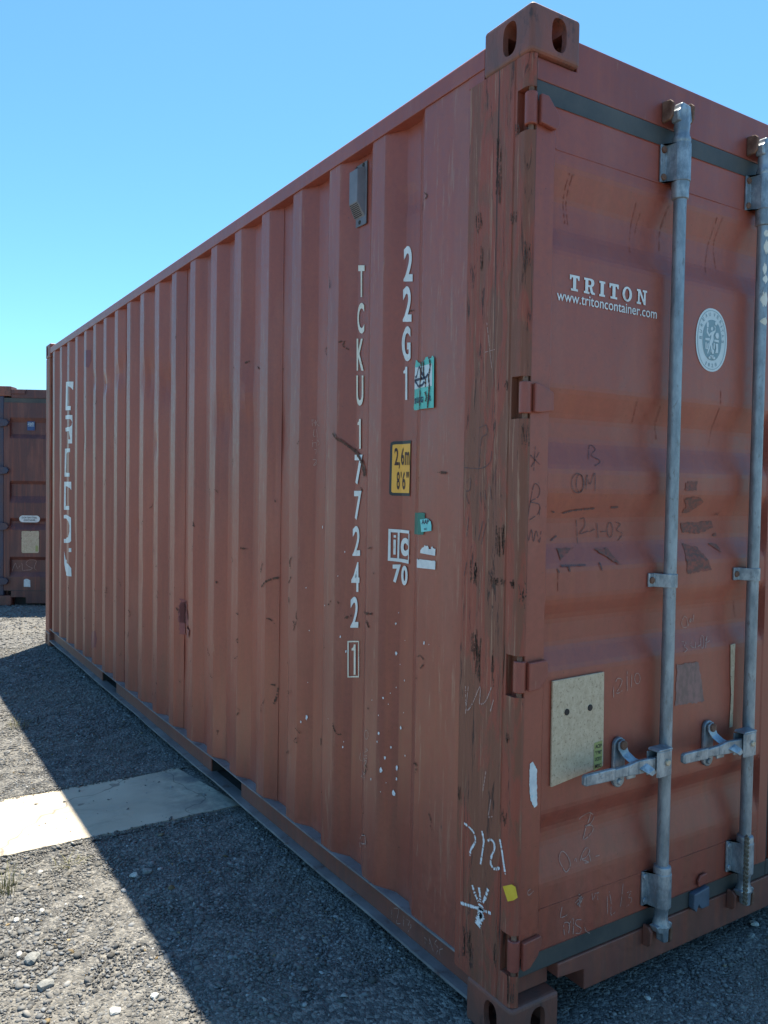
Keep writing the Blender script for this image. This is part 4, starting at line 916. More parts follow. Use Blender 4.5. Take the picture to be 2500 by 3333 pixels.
# roof, floor and cross members, front wall
mb = MB(); nr = 0
vv = []; y = .16; k = 0
while y < L - .16:
    for dy, z in ((0, 2.560), (.09, 2.560), (.105, 2.578), (.195, 2.578)):
        vv.append((y + dy, z))
    y += .21
vv = [q for q in vv if q[0] < L - .17] + [(L - .165, 2.560)]
for (ya, za), (yb, zb_) in zip(vv, vv[1:]):
    mb.quad((.055, ya, za), (W - .055, ya, za), (W - .055, yb, zb_), (.055, yb, zb_))
mb.build('roof_panel', M['frame'], box)
mb = MB().box(.062, .12, .155, W - .062, L - .12, .175)
mb.build('floor', M['dark'], box)
mb = MB()
y = .35
while y < L - .3:
    if not (1.7 < y < 2.25 or 3.76 < y < 4.3): mb.box(.062, y, .06, W - .062, y + .04, .1545)
    y += .3
mb.build_split('cross_member', M['dark'], box)
mb = MB(); x = .1; prev = None
while x < W - .12:
    for dx, dy in ((0, .03), (.11, .03), (.128, .066), (.23, .066), (.248, .03)):
        cur = (min(x + dx, W - .1), L - dy)
        if prev and cur[0] > prev[0]: mb.quad((prev[0], prev[1], .15), (cur[0], cur[1], .15), (cur[0], cur[1], 2.5), (prev[0], prev[1], 2.5))
        prev = cur
    x += .25
mb.build('front_wall', M['frame'], box)
MB().box(.163, L - .08, 2.47, W - .163, L - .01, 2.55).build('front_header', M['frame'], box, bevel=.004)
MB().box(.163, L - .08, .03, W - .163, L - .01, .16).build('front_sill', M['frame'], box, bevel=.004)

# door header and sill
z0h = 2.4185
hd = [(.024, z0h), (W-.024, z0h), (W-.024, H-.1195), (W-.164, H-.1195), (W-.164, 2.548), (.164, 2.548), (.164, H-.1195), (.024, H-.1195)]
MB().prism(hd, 'y', .012, .075).build('door_header', M['frame'], box, bevel=.003)
sl = [(.164, .1825), (.164, .145), (.262, .138), (.262, .082), (W-.262, .082), (W-.262, .138), (W-.164, .145), (W-.164, .1825)]
MB().prism(sl, 'y', .006, .10).build('door_sill', M['rail'], box, bevel=.003)
MB().prism([(.024, .120), (.160, .120), (.160, .180), (.024, .180)], 'y', .042, .10).build('sill_end', M['rail'], box)
MB().prism([(W-.024, .120), (W-.160, .120), (W-.160, .180), (W-.024, .180)], 'y', .042, .10).build('sill_end', M['rail'], box)
MB().box(.262, .101, .084, .268, .40, .154).build('sill_gusset', M['rail'], box)

# doors
SEAM = CX - .012
def door_leaf(mir):
    root = None
    zz = [b[0] for b in DB]
    zl = []
    for a, b in zip(zz, zz[1:]):
        k = max(1, int((b-a)/.011)); zl += [a + (b-a)*i/k for i in range(k)]
    zl.append(zz[-1])
    xr = SEAM - .050
    xl = [.0245, .086, .0915] + [.0915 + (xr - .0915)*i/26 for i in range(1, 26)] + [xr, xr + .006, SEAM]
    def yy(x, z):
        if x <= .087 or x >= xr + .005: return .004
        y = sum(interp(DB, z + d)*w_ for d, w_ in ((-.012, .25), (0, .5), (.012, .25)))
        return y + .0006*(1 + math.sin(x*9 + z*4)*math.sin(z*6.1))
    v = [(x, yy(x, z), z) for z in zl for x in xl]; nn = len(xl)
    f = [(i*nn+j, i*nn+j+1, (i+1)*nn+j+1, (i+1)*nn+j) for i in range(len(zl)-1) for j in range(nn-1)]
    mb = MB(); mb.v = v; mb.f = f
    z0, z1 = zl[0], zl[-1]
    mb.quad((xl[0], .004, z0), (xl[0], .004, z1), (xl[0], .06, z1), (xl[0], .06, z0))
    mb.quad((SEAM, .004, z0), (SEAM, .06, z0), (SEAM, .06, z1), (SEAM, .004, z1))
    mb.quad((xl[0], .004, z1), (SEAM, .004, z1), (SEAM, .06, z1), (xl[0], .06, z1))
    mb.quad((xl[0], .004, z0), (xl[0], .06, z0), (SEAM, .06, z0), (SEAM, .004, z0))
    mb.quad((xl[0], .062, z0), (SEAM, .062, z0), (SEAM, .062, z1), (xl[0], .062, z1))
    if mir: mb.mirror(W)
    o = mb.build('door_leaf', M['door'], box)
    # sheet joint near the top and low step
    for zc, hh in ((2.262, .0018), (.345, .002)):
        mb = MB().box(.092, interp(DB, zc) - .0012, zc - hh, xr, interp(DB, zc) + .004, zc + hh)
        if mir: mb.mirror(W)
        mb.build('weld_seam', M['door'], o)
    # gasket frame
    def gk(a, b, c, d, y=.009):
        m_ = MB().box(a, y, b, c, .05, d)
        if mir: m_.mirror(W)
        m_.build('gasket', M['gasket'], o, bevel=.004)
    gk(.023, 2.3635, SEAM + .011, 2.4175, .010); gk(.023, .1835, SEAM + .011, .2365, .010); gk(SEAM + .001, .2375, SEAM + .0113, 2.3625, .0125)
    # hinges
    shapes = [(2.341, [(.028, .034), (.052, .034), (.090, -.006), (.090, -.030), (.078, -.042), (.028, -.036)]),
              (1.643, [(.028, .036), (.045, .034), (.090, .016), (.090, -.030), (.050, -.036), (.028, -.036)]),
              (.953, [(.028, .036), (.085, .038), (.092, .030), (.090, -.008), (.062, -.034), (.028, -.036)]),
              (.250, [(.028, .034), (.086, .038), (.092, .026), (.078, -.010), (.050, -.036), (.028, -.038)])]
    for zc, pts in shapes:
        mb = MB().prism([(x, zc + dz) for x, dz in pts], 'y', -.010, .0025)
        if mir: mb.mirror(W)
        h = mb.build('door_hinge', M['frame'], o, bevel=.003)
        mb = MB().lathe([(.0135, zc - .039), (.0155, zc - .037), (.0155, zc + .037), (.0135, zc + .039)], .0135, .012, 20)
        if mir: mb.mirror(W)
        mb.build('hinge_barrel', M['frame'], h, smooth=True)
        mb = MB().lathe([(.007, zc - .052), (.007, zc + .052)], .0135, .012, 12)
        if mir: mb.mirror(W)
        mb.build('hinge_pin', M['rusty'], h, smooth=True)
    return o
leaf = door_leaf(False); leaf2 = door_leaf(True)

RY = -.027       # bar axis in front of the door face
HY = -.040       # handle plane
def locking_bar(x, mir, hz, hx):
    """x bar axis, hz handle height, hx handle tip x"""
    def B(mb, name, mat, parent, **k):
        if mir: mb.mirror(W)
        return mb.build(name, mat, parent, **k)
    bar = B(MB().lathe([(.0172, .372), (.0172, 2.218)], x, RY, 28), 'locking_bar', M['rod'], box, smooth=True)
    # collars and cam ends
    top = [(.0172, 2.214), (.0225, 2.217), (.0235, 2.226), (.0235, 2.243), (.0245, 2.252), (.0245, 2.364), (.0245, 2.367), (.0255, 2.370), (.0255, 2.378), (.0215, 2.386), (.0205, 2.398), (.0225, 2.412), (.0205, 2.426), (.021, 2.444), (.022, 2.452)]
    B(MB().lathe(top, x, RY, 28, sx=1, sy=.95), 'cam_end', M['galv'], bar, smooth=True)
    bot = [(.0172, .372), (.0235, .368), (.0245, .362), (.0245, .342), (.0240, .262), (.0235, .256), (.019, .240), (.0185, .222), (.021, .210), (.024, .200)]
    B(MB().lathe(bot[::-1], x, RY, 28), 'cam_end', M['galv'], bar, smooth=True)
    # forked cams
    cam1 = MB().prism([(x-.026, 2.420), (x+.022, 2.420), (x+.030, 2.430), (x+.022, 2.470), (x-.014, 2.474), (x-.020, 2.455), (x-.032, 2.448)], 'y', RY-.012, RY+.016)
    B(cam1, 'cam', M['galv'], bar, bevel=.005)
    cam2 = MB().prism([(x-.034, .205), (x+.024, .208), (x+.036, .200), (x+.030, .190), (x+.020, .184), (x+.018, .150), (x-.002, .152), (x-.004, .180), (x-.022, .184)], 'y', RY-.014, RY+.014)
    B(cam2, 'cam', M['galv'], bar, bevel=.004)
    for z0, z1, yy0 in ((2.428, 2.482, .011), (.140, .196, .005)):
        for s_ in (-1, 1):
            y_ = RY + .004 if s_ < 0 else RY - .012
            pts = [(y_, z0 + .010), (y_ + .008, z0), (yy0, z0 - .002), (yy0, z1 + .002), (y_ + .008, z1), (y_ - .002, z1 - .010)]
            B(MB().prism(pts, 'x', x + s_*.033 - .005, x + s_*.033 + .005), 'cam_keeper', M['rusty'] if z0 > 1 or s_ > 0 else M['rail'], bar, bevel=.003)
    # guide brackets
    def bracket(z0, z1, wide, y_door, name='bar_bracket'):
        mb = MB()
        r0 = .0262 if z1 - z0 > .06 else .0205
        pts = [(x - wide, y_door - .0005), (x - wide, y_door - .0065), (x - wide*.60, y_door - .0065)]
        n_ = 12
        for i in range(n_ + 1):
            a = math.radians(200 - (200 + 5)*i/n_)
            pts.append((x - r0*math.cos(a)*-1 if False else x + r0*math.cos(math.radians(195 + 165*i/n_)), RY + r0*math.sin(math.radians(195 + 165*i/n_))))
        pts += [(x + r0, y_door - .0005), (x + r0 - .004, y_door - .0005)]
        for i in range(n_ + 1):
            a = math.radians(360 - 165*i/n_)
            pts.append((x + (r0-.004)*math.cos(a), RY + (r0-.004)*math.sin(a)))
        pts += [(x - wide*.56, y_door - .0005)]
        mb.prism(pts, 'z', z0, z1)
        b_ = B(mb, name, M['galv'], bar, bevel=.0015)
        bo = MB()
        zs = (z0 + .014, z1 - .014) if z1 - z0 > .06 else ((z0 + z1)/2,)
        for zb_ in zs:
            bo.lathe([(.0082, y_door - .0115), (.0095, y_door - .0095), (.0095, y_door - .006)], x - wide*.80, zb_, 12, axis='y')
            bo.lathe([(.0062, x + r0 + .0035), (.0062, x + r0 - .003)], RY + .006, zb_, 10, axis='x')
        if mir: bo.mirror(W)
        bo.build_split('bolt', M['rusty'] if z0 > 1 else M['galv'], b_)
    bracket(2.262, 2.364, .050, .0055); bracket(.254, .350, .050, .0055); bracket(1.152, 1.190, .055, .0055)
    # handle hub on the bar
    hub = MB()
    xb = x; x = x - .023        # the handle pivots beside the bar
    xa = x - .068
    hub.prism([(xa, HY - .030), (xa + .006, HY - .036), (x - .012, HY - .036), (x - .006, HY - .028), (x + .004, HY - .010), (x - .004, HY - .010), (x - .014, HY - .030), (xa + .004, HY - .030)], 'z', hz - .036, hz + .034)
    hub.prism([(xa - .004, HY - .004), (x - .014, HY - .004), (x - .014, HY + .001), (xa - .004, HY + .001)], 'z', hz - .036, hz + .030)
    hub.prism([(xa, hz + .034), (x - .006, hz + .034), (x - .010, hz + .040), (xa + .004, hz + .040)], 'y', HY - .036, HY + .001)
    hub.box(x - .006, HY - .012, hz - .034, xb - .008, HY - .004, hz + .032)
    hb = B(hub, 'handle_hub', M['galv'], bar, bevel=.002)
    B(MB().lathe([(.0065, HY - .042), (.0085, HY - .040), (.0085, HY - .034)], x - .030, hz + .002, 14, axis='y'), 'bolt', M['plate'], hb)
    # handle bar
    hm = MB()
    xs = [x - .030, x - .070, x - .130, x - .165, x - .215, x - .222, hx + .006, hx]
    ws = [.017, .0175, .0185, .014, .0115, .0155, .0145, .010]
    up = [0, 0, .0015, -.002, -.001, .000, .004, .004]
    ys = [HY - .019, HY - .019, HY - .018, HY - .014, HY - .014, HY - .018, HY - .022, HY - .022]
    for i in range(len(xs) - 1):
        k = len(hm.v)
        for j in (i, i + 1):
            z_, w_, y_ = hz + up[j], ws[j], ys[j]
            hm.v += [(xs[j], y_ - .006, z_ - w_), (xs[j], y_ + .006, z_ - w_), (xs[j], y_ + .006, z_ + w_), (xs[j], y_ - .006, z_ + w_)]
        hm.f += [(k+a, k+(a+1) % 4, k+4+(a+1) % 4, k+4+a) for a in range(4)] + [(k, k+1, k+2, k+3), (k+7, k+6, k+5, k+4)]
    hd_ = B(hm, 'lock_handle', M['galv'], bar, bevel=.0025)
    if not mir:
        gl = fit('SURALOC', rect(hx + .040, hz + .004, .062, .013), .01)
        o_ = conform([], 'flatdoor', .0, 'embossed_text', M['galv'], hd_, base=HY - .0268, raw=[gl])
        # raised letters
        sm_ = o_.modifiers.new('solid', 'SOLIDIFY'); sm_.thickness = .0022
    # retainer plate and swing catch on the door
    rx = x - .139
    pts = [(rx + .0225*math.cos(a), (hz + .046 if a < math.pi else hz - .046) + .0225*math.sin(a)) for a in [2*math.pi*i/24 for i in range(25)]]
    rp = MB().prism(pts, 'y', -.006, .0055)
    rt = B(rp, 'handle_retainer', M['galv'], bar, bevel=.003)
    B(MB().box(rx - .012, HY + .004, hz - .030, rx - .004, -.006, hz - .012).box(rx - .012, HY - .003, hz - .034, rx + .022, HY + .003, hz - .016), 'retainer_hook', M['galv'], rt, bevel=.002)
    B(MB().lathe([(.010, -.022), (.0125, -.020), (.0125, -.006)], rx + .002, hz + .050, 16, axis='y'), 'bolt', M['rusty'], rt)
    B(MB().lathe([(.007, -.012), (.009, -.010), (.009, -.006)], rx, hz - .052, 14, axis='y'), 'bolt', M['galv'], rt)
    # catch arm: swings from the upper bolt over the handle
    ar = MB()
    path = [((rx - .004, -.012, hz + .062), .011), ((rx - .002, -.014, hz + .045), .0145), ((rx + .004, -.020, hz + .028), .0125), ((rx + .012, HY + .004, hz + .014), .012), ((rx + .026, HY - .026, hz + .002), .0145), ((rx + .042, HY - .036, hz - .010), .0125), ((rx + .050, HY - .038, hz - .020), .007)]
    pv = None
    for (q, w_) in path:
        k = len(ar.v)
        ar.v += [(q[0] - w_, q[1] - .0025, q[2] - w_*.35), (q[0] + w_, q[1] - .0025, q[2] + w_*.35), (q[0] + w_, q[1] + .0025, q[2] + w_*.35), (q[0] - w_, q[1] + .0025, q[2] - w_*.35)]
        if pv is not None: ar.f += [(pv+a, pv+(a+1) % 4, k+(a+1) % 4, k+a) for a in range(4)]
        else: ar.f.append((k, k+1, k+2, k+3))
        pv = k
    ar.f.append((pv+3, pv+2, pv+1, pv))
    B(ar, 'swing_catch', M['galv'], rt, bevel=.0015)
    return bar
bar1 = locking_bar(.529, False, .682, .167)
bar2 = locking_bar(.917, False, .672, .556)
locking_bar(.529, True, .682, .167); locking_bar(.917, True, .672, .556)

# cream paint splashes left on the second bar
for z_ in (2.190, 2.150, 2.085, 2.055, 1.995, 1.93):
    mb = MB(); h_ = random.uniform(.012, .03); a0, a1 = random.uniform(190, 225), random.uniform(255, 300); n_ = 8
    for i in range(n_):
        b0, b1 = [math.radians(a0 + (a1 - a0)*k/n_) for k in (i, i + 1)]
        e0, e1 = [h_*math.sin(math.pi*(k + .3)/(n_ + .6))*random.uniform(.6, 1.1) for k in (i, i + 1)]
        P_ = lambda b, z: (.917 + .01765*math.cos(b), RY + .01765*math.sin(b), z)
        mb.quad(P_(b0, z_ - e0), P_(b1, z_ - e1), P_(b1, z_ + e1), P_(b0, z_ + e0))
    mb.build('paint_splash', M['cream'], bar2)
# rope tied round the second bar, near its foot
for x0 in (.880,):
    mb = MB()
    for ph in (0, math.pi):
        mb.tube([(x0 + .004*math.sin(z*240 + ph), RY - .030 + .004*math.cos(z*240 + ph), z) for z in np.linspace(.175, .385, 60)], .0042, 6)
    mb.build('rope', M['rope'], bar2, smooth=True)
# torn plastic clip on the lower gasket
mb = MB().prism([(.700, .232), (.770, .240), (.772, .180), (.735, .180), (.722, .196), (.712, .176), (.698, .190)], 'y', -.012, .009)
mb.build('plastic_clip', simple_noise_mat('blue_grey_plastic', (0.06, 0.085, 0.12), (0.10, 0.13, 0.17), 20, .45), box, bevel=.003)
MB().prism([(.728, .262), (.738, .276), (.768, .279), (.775, .262), (.770, .246), (.730, .244)], 'y', -.004, .0035).build('gasket_clamp', M['frame'], box, bevel=.003)
# weathered strip of tape beside the second bar
conform([[(.862, .955), (.886, .957), (.884, .70), (.868, .70), (.872, .80), (.866, .86)]], 'door', .002, 'tape_remnant', M['plate'], leaf)
# data plate and its label
MB().prism([(.1165, .932), (.3045, .935), (.309, .681), (.119, .659)], 'y', -.0005, .0052).build('data_plate', M['plate'], leaf, bevel=.001)
for hx_, hz_ in ((.168, .846), (.253, .846)):
    MB().lathe([(.0075, -.003), (.0085, -.002), (.0085, .0)], hx_, hz_, 16, axis='y').build('rivet_hole', M['hole'], leaf)
conform([[(.271, .749), (.302, .752), (.303, .680), (.272, .675)]], 'flatdoor', .0012, 'plate_label', M['label'], leaf, base=-.0005)
lr = []
for s_, zc in (('ACEP', .739), ('"1\'90"', .722), ("UCS'17", .705), ('MSC', .686)):
    lr.append(fit(s_, rect(.287, zc, .024, .010), .02))
conform([], 'flatdoor', .0022, 'label_text', M['print'], leaf, base=-.0005, raw=lr)

# ------------------------------------------------------------------ ventilator
vy0, vy1 = .812, .888       # near and far edge
vt = MB().box(.0345, vy0, 2.279, .0385, vy1, 2.483)
# housing: raised, with a slanted grille at its foot
hp = [(vy0 + .012, 2.462), (vy1 - .004, 2.462), (vy1 - .004, 2.352), (vy0 + .012, 2.352)]
k = len(vt.v)
xo = .010
vt.v += [(.0344, vy0+.008, 2.466), (.0344, vy1-.002, 2.466), (.0344, vy1-.002, 2.306), (.0344, vy0+.008, 2.306),
         (xo, vy0+.018, 2.458), (xo, vy1-.006, 2.458), (xo, vy1-.006, 2.352), (xo, vy0+.018, 2.352)]
vt.f += [(k+4, k+5, k+6, k+7), (k, k+4, k+7, k+3), (k+1, k+2, k+6, k+5), (k, k+1, k+5, k+4), (k+3, k+7, k+6, k+2)]
vent = vt.build('ventilator', M['vent'], box, bevel=.0015)
gr = MB()
for i in range(8):
    for j in range(8):
        a = (i + .5)/8; b = (j + .5)/8
        zt, zb_ = 2.349, 2.309
        yv = vy0 + .020 + (vy1 - .008 - vy0 - .020)*a; zv = zt + (zb_ - zt)*b; xv = xo + .0012 + (.0344 - xo)*((2.352 - zv)/.046) - .0022
        gr.box(xv - .0006, yv - .0022, zv - .0012, xv + .0006, yv + .0022, zv + .0012)
gr.build('grille', M['hole'], vent)['kind'] = 'stuff'
bo = MB()
for yb, zb_ in ((.876, 2.474), (.832, 2.474), (.852, 2.292)):
    bo.lathe([(.0065, .0325), (.0075, .034), (.0075, .0355)], yb, zb_, 6, axis='x')
bo.build_split('bolt', M['dark'], vent)

# ------------------------------------------------------------------ lettering on the long side
C_ = lambda raws, off, nm, mt, lab=None, surf='side', par=box: conform([], surf, off, nm, M[mt], par, raw=raws, label=lab)
for i, (c, q) in enumerate(D['num1']):
    mt = 'cream' if i in (0, 1, 2, 3, 4, 10) else 'letter'
    g_ = fit(c, q, .022)
    C_([g_], .0016, 'letter', mt, 'cream digit or letter of the code' if mt == 'cream' else None)
TL, TR, BR, BL = D['numbox']
w = .0045
ins = [(TL[0]-w, TL[1]-w), (TR[0]+w, TR[1]-w), (BR[0]+w, BR[1]+w), (BL[0]-w, BL[1]+w)]
outq = [TL, TR, BR, BL]
conform([[outq[i], outq[(i+1) % 4], ins[(i+1) % 4], ins[i]] for i in range(4)], 'side', .0016, 'digit_frame', M['cream'], box)
for c, q in D['num2']: C_([fit(c, q, .03)], .0016, 'letter', 'letter')
conform([D['yel_out']], 'side', .0014, 'height_sticker', M['black'], box, label='yellow height sticker with black border')
hs = conform([D['yel_in']], 'side', .0022, 'sticker_face', M['yellow'], box)
for c, q in D['yel_t']: C_([fit(c, q, .02)], .0030, 'letter', 'brownink', par=hs)
conform(D['ic_p'], 'side', .0016, 'code_mark', M['letter'], box)
for c, q in D['ic_t']: C_([fit(c, q, .04)], .0017, 'letter', 'letter')
conform([D['gr1']], 'side', .0014, 'green_sticker', M['green'], box)
conform([D['gr2']], 'side', .0022, 'aqua_sticker', M['aqua'], box)
C_([fit(c, q, .03) for c, q in D['gr2t']], .0030, 'sticker_text', 'navy')
conform([D['wh1']], 'side', .0016, 'torn_sticker', M['paper'], box, label='torn white sticker remnant')
conform([D['wh2']], 'side', .0016, 'torn_sticker', M['paper'], box, label='torn pale blue sticker remnant')
conform([D['sg']], 'side', .0014, 'sugar_sticker', M['mint'], box, label='torn turquoise sticker reading SUGAR')
conform(D['sgw'], 'side', .0021, 'sticker_panel', M['bvwhite'], box)
conform([], 'side', .0027, 'sticker_emblem', M['navy'], box, raw=strokes(D['sgk'], .0075, 0, .004, .1))
for c, q in D['sgt']: C_([fit(c, q, .05)], .0029, 'letter', 'navy')
conform([], 'side', .0036, 'scratch', M['scrape'], box, raw=strokes(D['sgtear'], .0055, .03, .006, .7))
for grp in ([0, 1, 2], [3, 4, 5], [6, 7], [8, 9, 10], [11], [12, 13]):
    conform([D['big'][i] for i in grp], 'side', .0016, 'large_letter', M['letter'], box, label='large white letter at the far end')
# chalk and scuffs
for nm, wd, ls in [(a_, w_, g_) for a_, w_, b_ in D['side_chalk'] for g_ in cluster(b_)]:
    conform([], 'side', .0018, 'chalk_mark', M['faint'], box, raw=strokes(ls, wd*.001, .15, .004), label=nm)
conform([], 'side', .0040, 'scrape', M['scrape'], box, raw=strokes(D['side_scrape'][0][:1], .0075, .0, .004, .5) + strokes(D['side_scrape'][0][1:], .010, .05, .004, .6))
conform([], 'side', .0018, 'scratch', M['scrape'], box, raw=strokes(D['side_scratch'], .006, .2, .004, .8))
conform([], 'side', .0016, 'paint_drip', M['drip'], box, raw=strokes(D['side_mark'], .045, .0, .01, .3))
conform([], 'flatside', .0008, 'chalk_mark', M['faint'], box, base=.035, raw=strokes(D['rail_chalk'], .0018, .15, .004), label='faint chalk writing on the bottom rail')
ls_ = []
for k_ in range(150):
    k2 = random.randint(-1, 17); y_ = .7254 + PER*k2 - random.choice([.0, .072, random.uniform(0, .072), random.uniform(-.2, 0)]) + random.uniform(-.006, .006)
    z_ = random.choice([random.uniform(.25, 2.3), random.uniform(.25, 1.2)]); q_ = [(y_, z_)]
    for j_ in range(random.randint(1, 3)):
        q_.append((q_[-1][0] + random.uniform(-.022, .022), q_[-1][1] + random.uniform(-.035, .015)))
    ls_.append(q_)
conform([], 'side', .0012, 'scuff', M['scrape'], box, raw=strokes(ls_, .0035, .25, .004, .9), label='small rust scuffs along the ribs')['kind'] = 'stuff'
sp = []
for (a, z), r in D['spat']:
    rr = r*.0008; n_ = 8
    sp.append([(a + rr*.8*random.uniform(.5, 1.3)*math.cos(2*math.pi*i/n_), z + rr*1.3*random.uniform(.6, 1.3)*math.sin(2*math.pi*i/n_)) for i in range(n_)])
conform(sp, 'side', .0017, 'paint_spatter', M['chalk'], box)['kind'] = 'stuff'

# ------------------------------------------------------------------ writing on the door
SLAB_ = {'T': ['#######', '#..#..#', '...#...']}
def slab_letter(c, q):
    """heavy slab-serif capitals drawn as outlines in a unit box"""
    TL, TR, BR, BL = q
    s_ = .16
    polys = {
     'T': [[(0,0),(1,0),(1,.30),(.86,.30),(.80,s_),(.66,s_),(.66,.86),(.86,.86),(.86,1),(.14,1),(.14,.86),(.34,.86),(.34,s_),(.20,s_),(.14,.30),(0,.30)]],
     'I': [[(0,0),(1,0),(1,.14),(.78,.14),(.78,.86),(1,.86),(1,1),(0,1),(0,.86),(.22,.86),(.22,.14),(0,.14)]],
     'R': [[(0,0),(.38,0),(.38,.86),(.50,.86),(.50,1),(0,1),(0,.86),(.12,.86),(.12,.14),(0,.14)],
           [(.38,0),(.70,0),(.88,.07),(.94,.25),(.88,.42),(.72,.52),(.38,.56),(.38,.44),(.56,.43),(.64,.37),(.66,.26),(.62,.17),(.54,.12),(.38,.12)],
           [(.50,.555),(.72,.525),(.84,.84),(1,.88),(1,1),(.72,1),(.62,.90)]],
     'N': [[(0,0),(.34,0),(.70,.66),(.70,.14),(.58,.14),(.58,0),(1,0),(1,.14),(.88,.14),(.88,1),(.70,1),(.28,.24),(.28,.86),(.42,.86),(.42,1),(0,1),(0,.86),(.12,.86),(.12,.14),(0,.14)]],
     'O': None}[c]
    if c == 'O':
        raw = []; vs = []; n_ = 28
        for i in range(n_):
            a = 2*math.pi*i/n_
            vs += [(.5 + .5*math.cos(a), .5 + .5*math.sin(a)), (.5 + .24*math.cos(a), .5 + .37*math.sin(a))]
        fs = [(2*i, 2*((i+1) % n_), 2*((i+1) % n_) + 1, 2*i + 1) for i in range(n_)]
        mp = [tuple((1-u)*(1-w_)*TL[k] + u*(1-w_)*TR[k] + u*w_*BR[k] + (1-u)*w_*BL[k] for k in (0, 1)) for u, w_ in vs]
        return [(mp, fs)]
    out_ = []
    for pl in polys:
        mp = [tuple((1-u)*(1-w_)*TL[k] + u*(1-w_)*TR[k] + u*w_*BR[k] + (1-u)*w_*BL[k] for k in (0, 1)) for u, w_ in pl]
        dd = []
        for q_ in mp:
            if not dd or abs(q_[0]-dd[-1][0]) + abs(q_[1]-dd[-1][1]) > 1e-6: dd.append(q_)
        out_.append((dd, [tuple(range(len(dd)))]))
    return out_
for c, q in D['triton']:
    (x0, z0), (x1, z1) = (q[0][0], q[2][1]), (q[1][0], q[0][1])
    zt = 1.962; zb_ = 1.9225
    x0, x1 = (q[0][0] + q[3][0])/2, (q[1][0] + q[2][0])/2
    pieces = slab_letter(c, [(x0, zt), (x1, zt), (x1, zb_), (x0, zb_)])
    if c == 'O': conform([], 'door', .0014, 'letter', M['letter'], leaf, raw=pieces)
    else:
        raw_ = []
        for k_, (vs_, _) in enumerate(pieces):
            tr_ = tessellate_polygon([[Vector((a, z, 0)) for a, z in vs_]])
            raw_.append((vs_, [tuple(t_) for t_ in tr_]))
        conform([], 'door', .0014, 'letter', M['letter'], leaf, raw=raw_)
C_([fit('www.tritoncontainer.com', [(.1055, 1.9165), (.4842, 1.9165), (.4842, 1.8915), (.1055, 1.8915)], .006)], .0014, 'web_address', 'letter', surf='door', par=leaf)
# oval certification sticker
bx_, bz_, ba, bb = .7290, 1.8608, .0728, .0915
sq = lambda cx, cz, a, b, n=48: [(cx + a*math.copysign(abs(math.cos(2*math.pi*i/n))**.92, math.cos(2*math.pi*i/n)), cz + b*math.copysign(abs(math.sin(2*math.pi*i/n))**.92, math.sin(2*math.pi*i/n))) for i in range(n)]
ov = conform([sq(bx_, bz_, ba, bb)], 'door', .0012, 'oval_sticker', M['bvwhite'], leaf, label='pale oval certification sticker')
def ring(a1, b1, a2, b2, n=48):
    P1, P2 = sq(bx_, bz_, a1, b1, n), sq(bx_, bz_, a2, b2, n)
    return [(P1 + P2, [(i, (i+1) % n, n + (i+1) % n, n + i) for i in range(n)])]
C_(ring(ba*.90, bb*.935, ba*.875, bb*.92), .0017, 'sticker_line', 'bvgrey', surf='door', par=leaf)
conform([sq(.7305, 1.8605, .0440, .0590)], 'door', .0018, 'sticker_field', M['bvgrey'], leaf)
conform(D['bvfig'], 'door', .0020, 'sticker_figure', M['bvwhite'], ov[0] if isinstance(ov, list) else ov, split=True)
lr = []
for i, (c, (x, z)) in enumerate(D['bvt']):
    dx_, dz_ = (x - bx_)/ba, (z - bz_)/bb
    ang_ = math.atan2(dx_, dz_) if i < 13 else -math.atan2(dx_, -dz_)
    vs, fs, (x0, y0, x1, y1) = glyph(c, .01)
    h_ = .0105; w_ = .0085 if c not in 'I1' else .003
    pts = []
    for px2, py2 in vs:
        u = ((px2-x0)/(x1-x0) - .5)*w_; v_ = ((py2-y0)/(y1-y0) - .5)*h_
        pts.append((x + u*math.cos(ang_) + v_*math.sin(ang_), z - u*math.sin(ang_) + v_*math.cos(ang_)))
    lr.append((pts, fs))
C_(lr, .0018, 'sticker_text', 'bvgrey', surf='door', par=leaf)
for nm, ls in D['door_chalk']:
    for g_ in cluster(ls):
        conform([], 'door', .0012, 'chalk_mark', M['faint'], leaf, raw=strokes(g_, .0020, .10, .004, .3), label=nm)
for nm, ls in D['door_marker']:
    if 'scuff' in nm:
        for l_ in ls: conform([], 'door', .0012, 'scuff', M['marker'], leaf, raw=strokes([l_], .004, .02, .004, .6))
        continue
    for g_ in cluster(ls):
        conform([], 'door', .0012, 'marker_scrawl', M['marker'], leaf, raw=strokes(g_, .0019, .06, .004, .4), label=nm)
conform([rough(D['greypatch'], .006, .003)], 'door', .0011, 'paint_patch', M['patch'], leaf)
conform([rough(q_, .006, .0028) for q_ in [D['greysq']] + D['smudge']], 'door', .0011, 'glue_residue', M['smudge'], leaf, split=True)
conform([rough(D['whstrip'], .004, .0012)], 'door', .0014, 'paper_strip', M['paper'], leaf, label='torn white paper strip on the door frame')
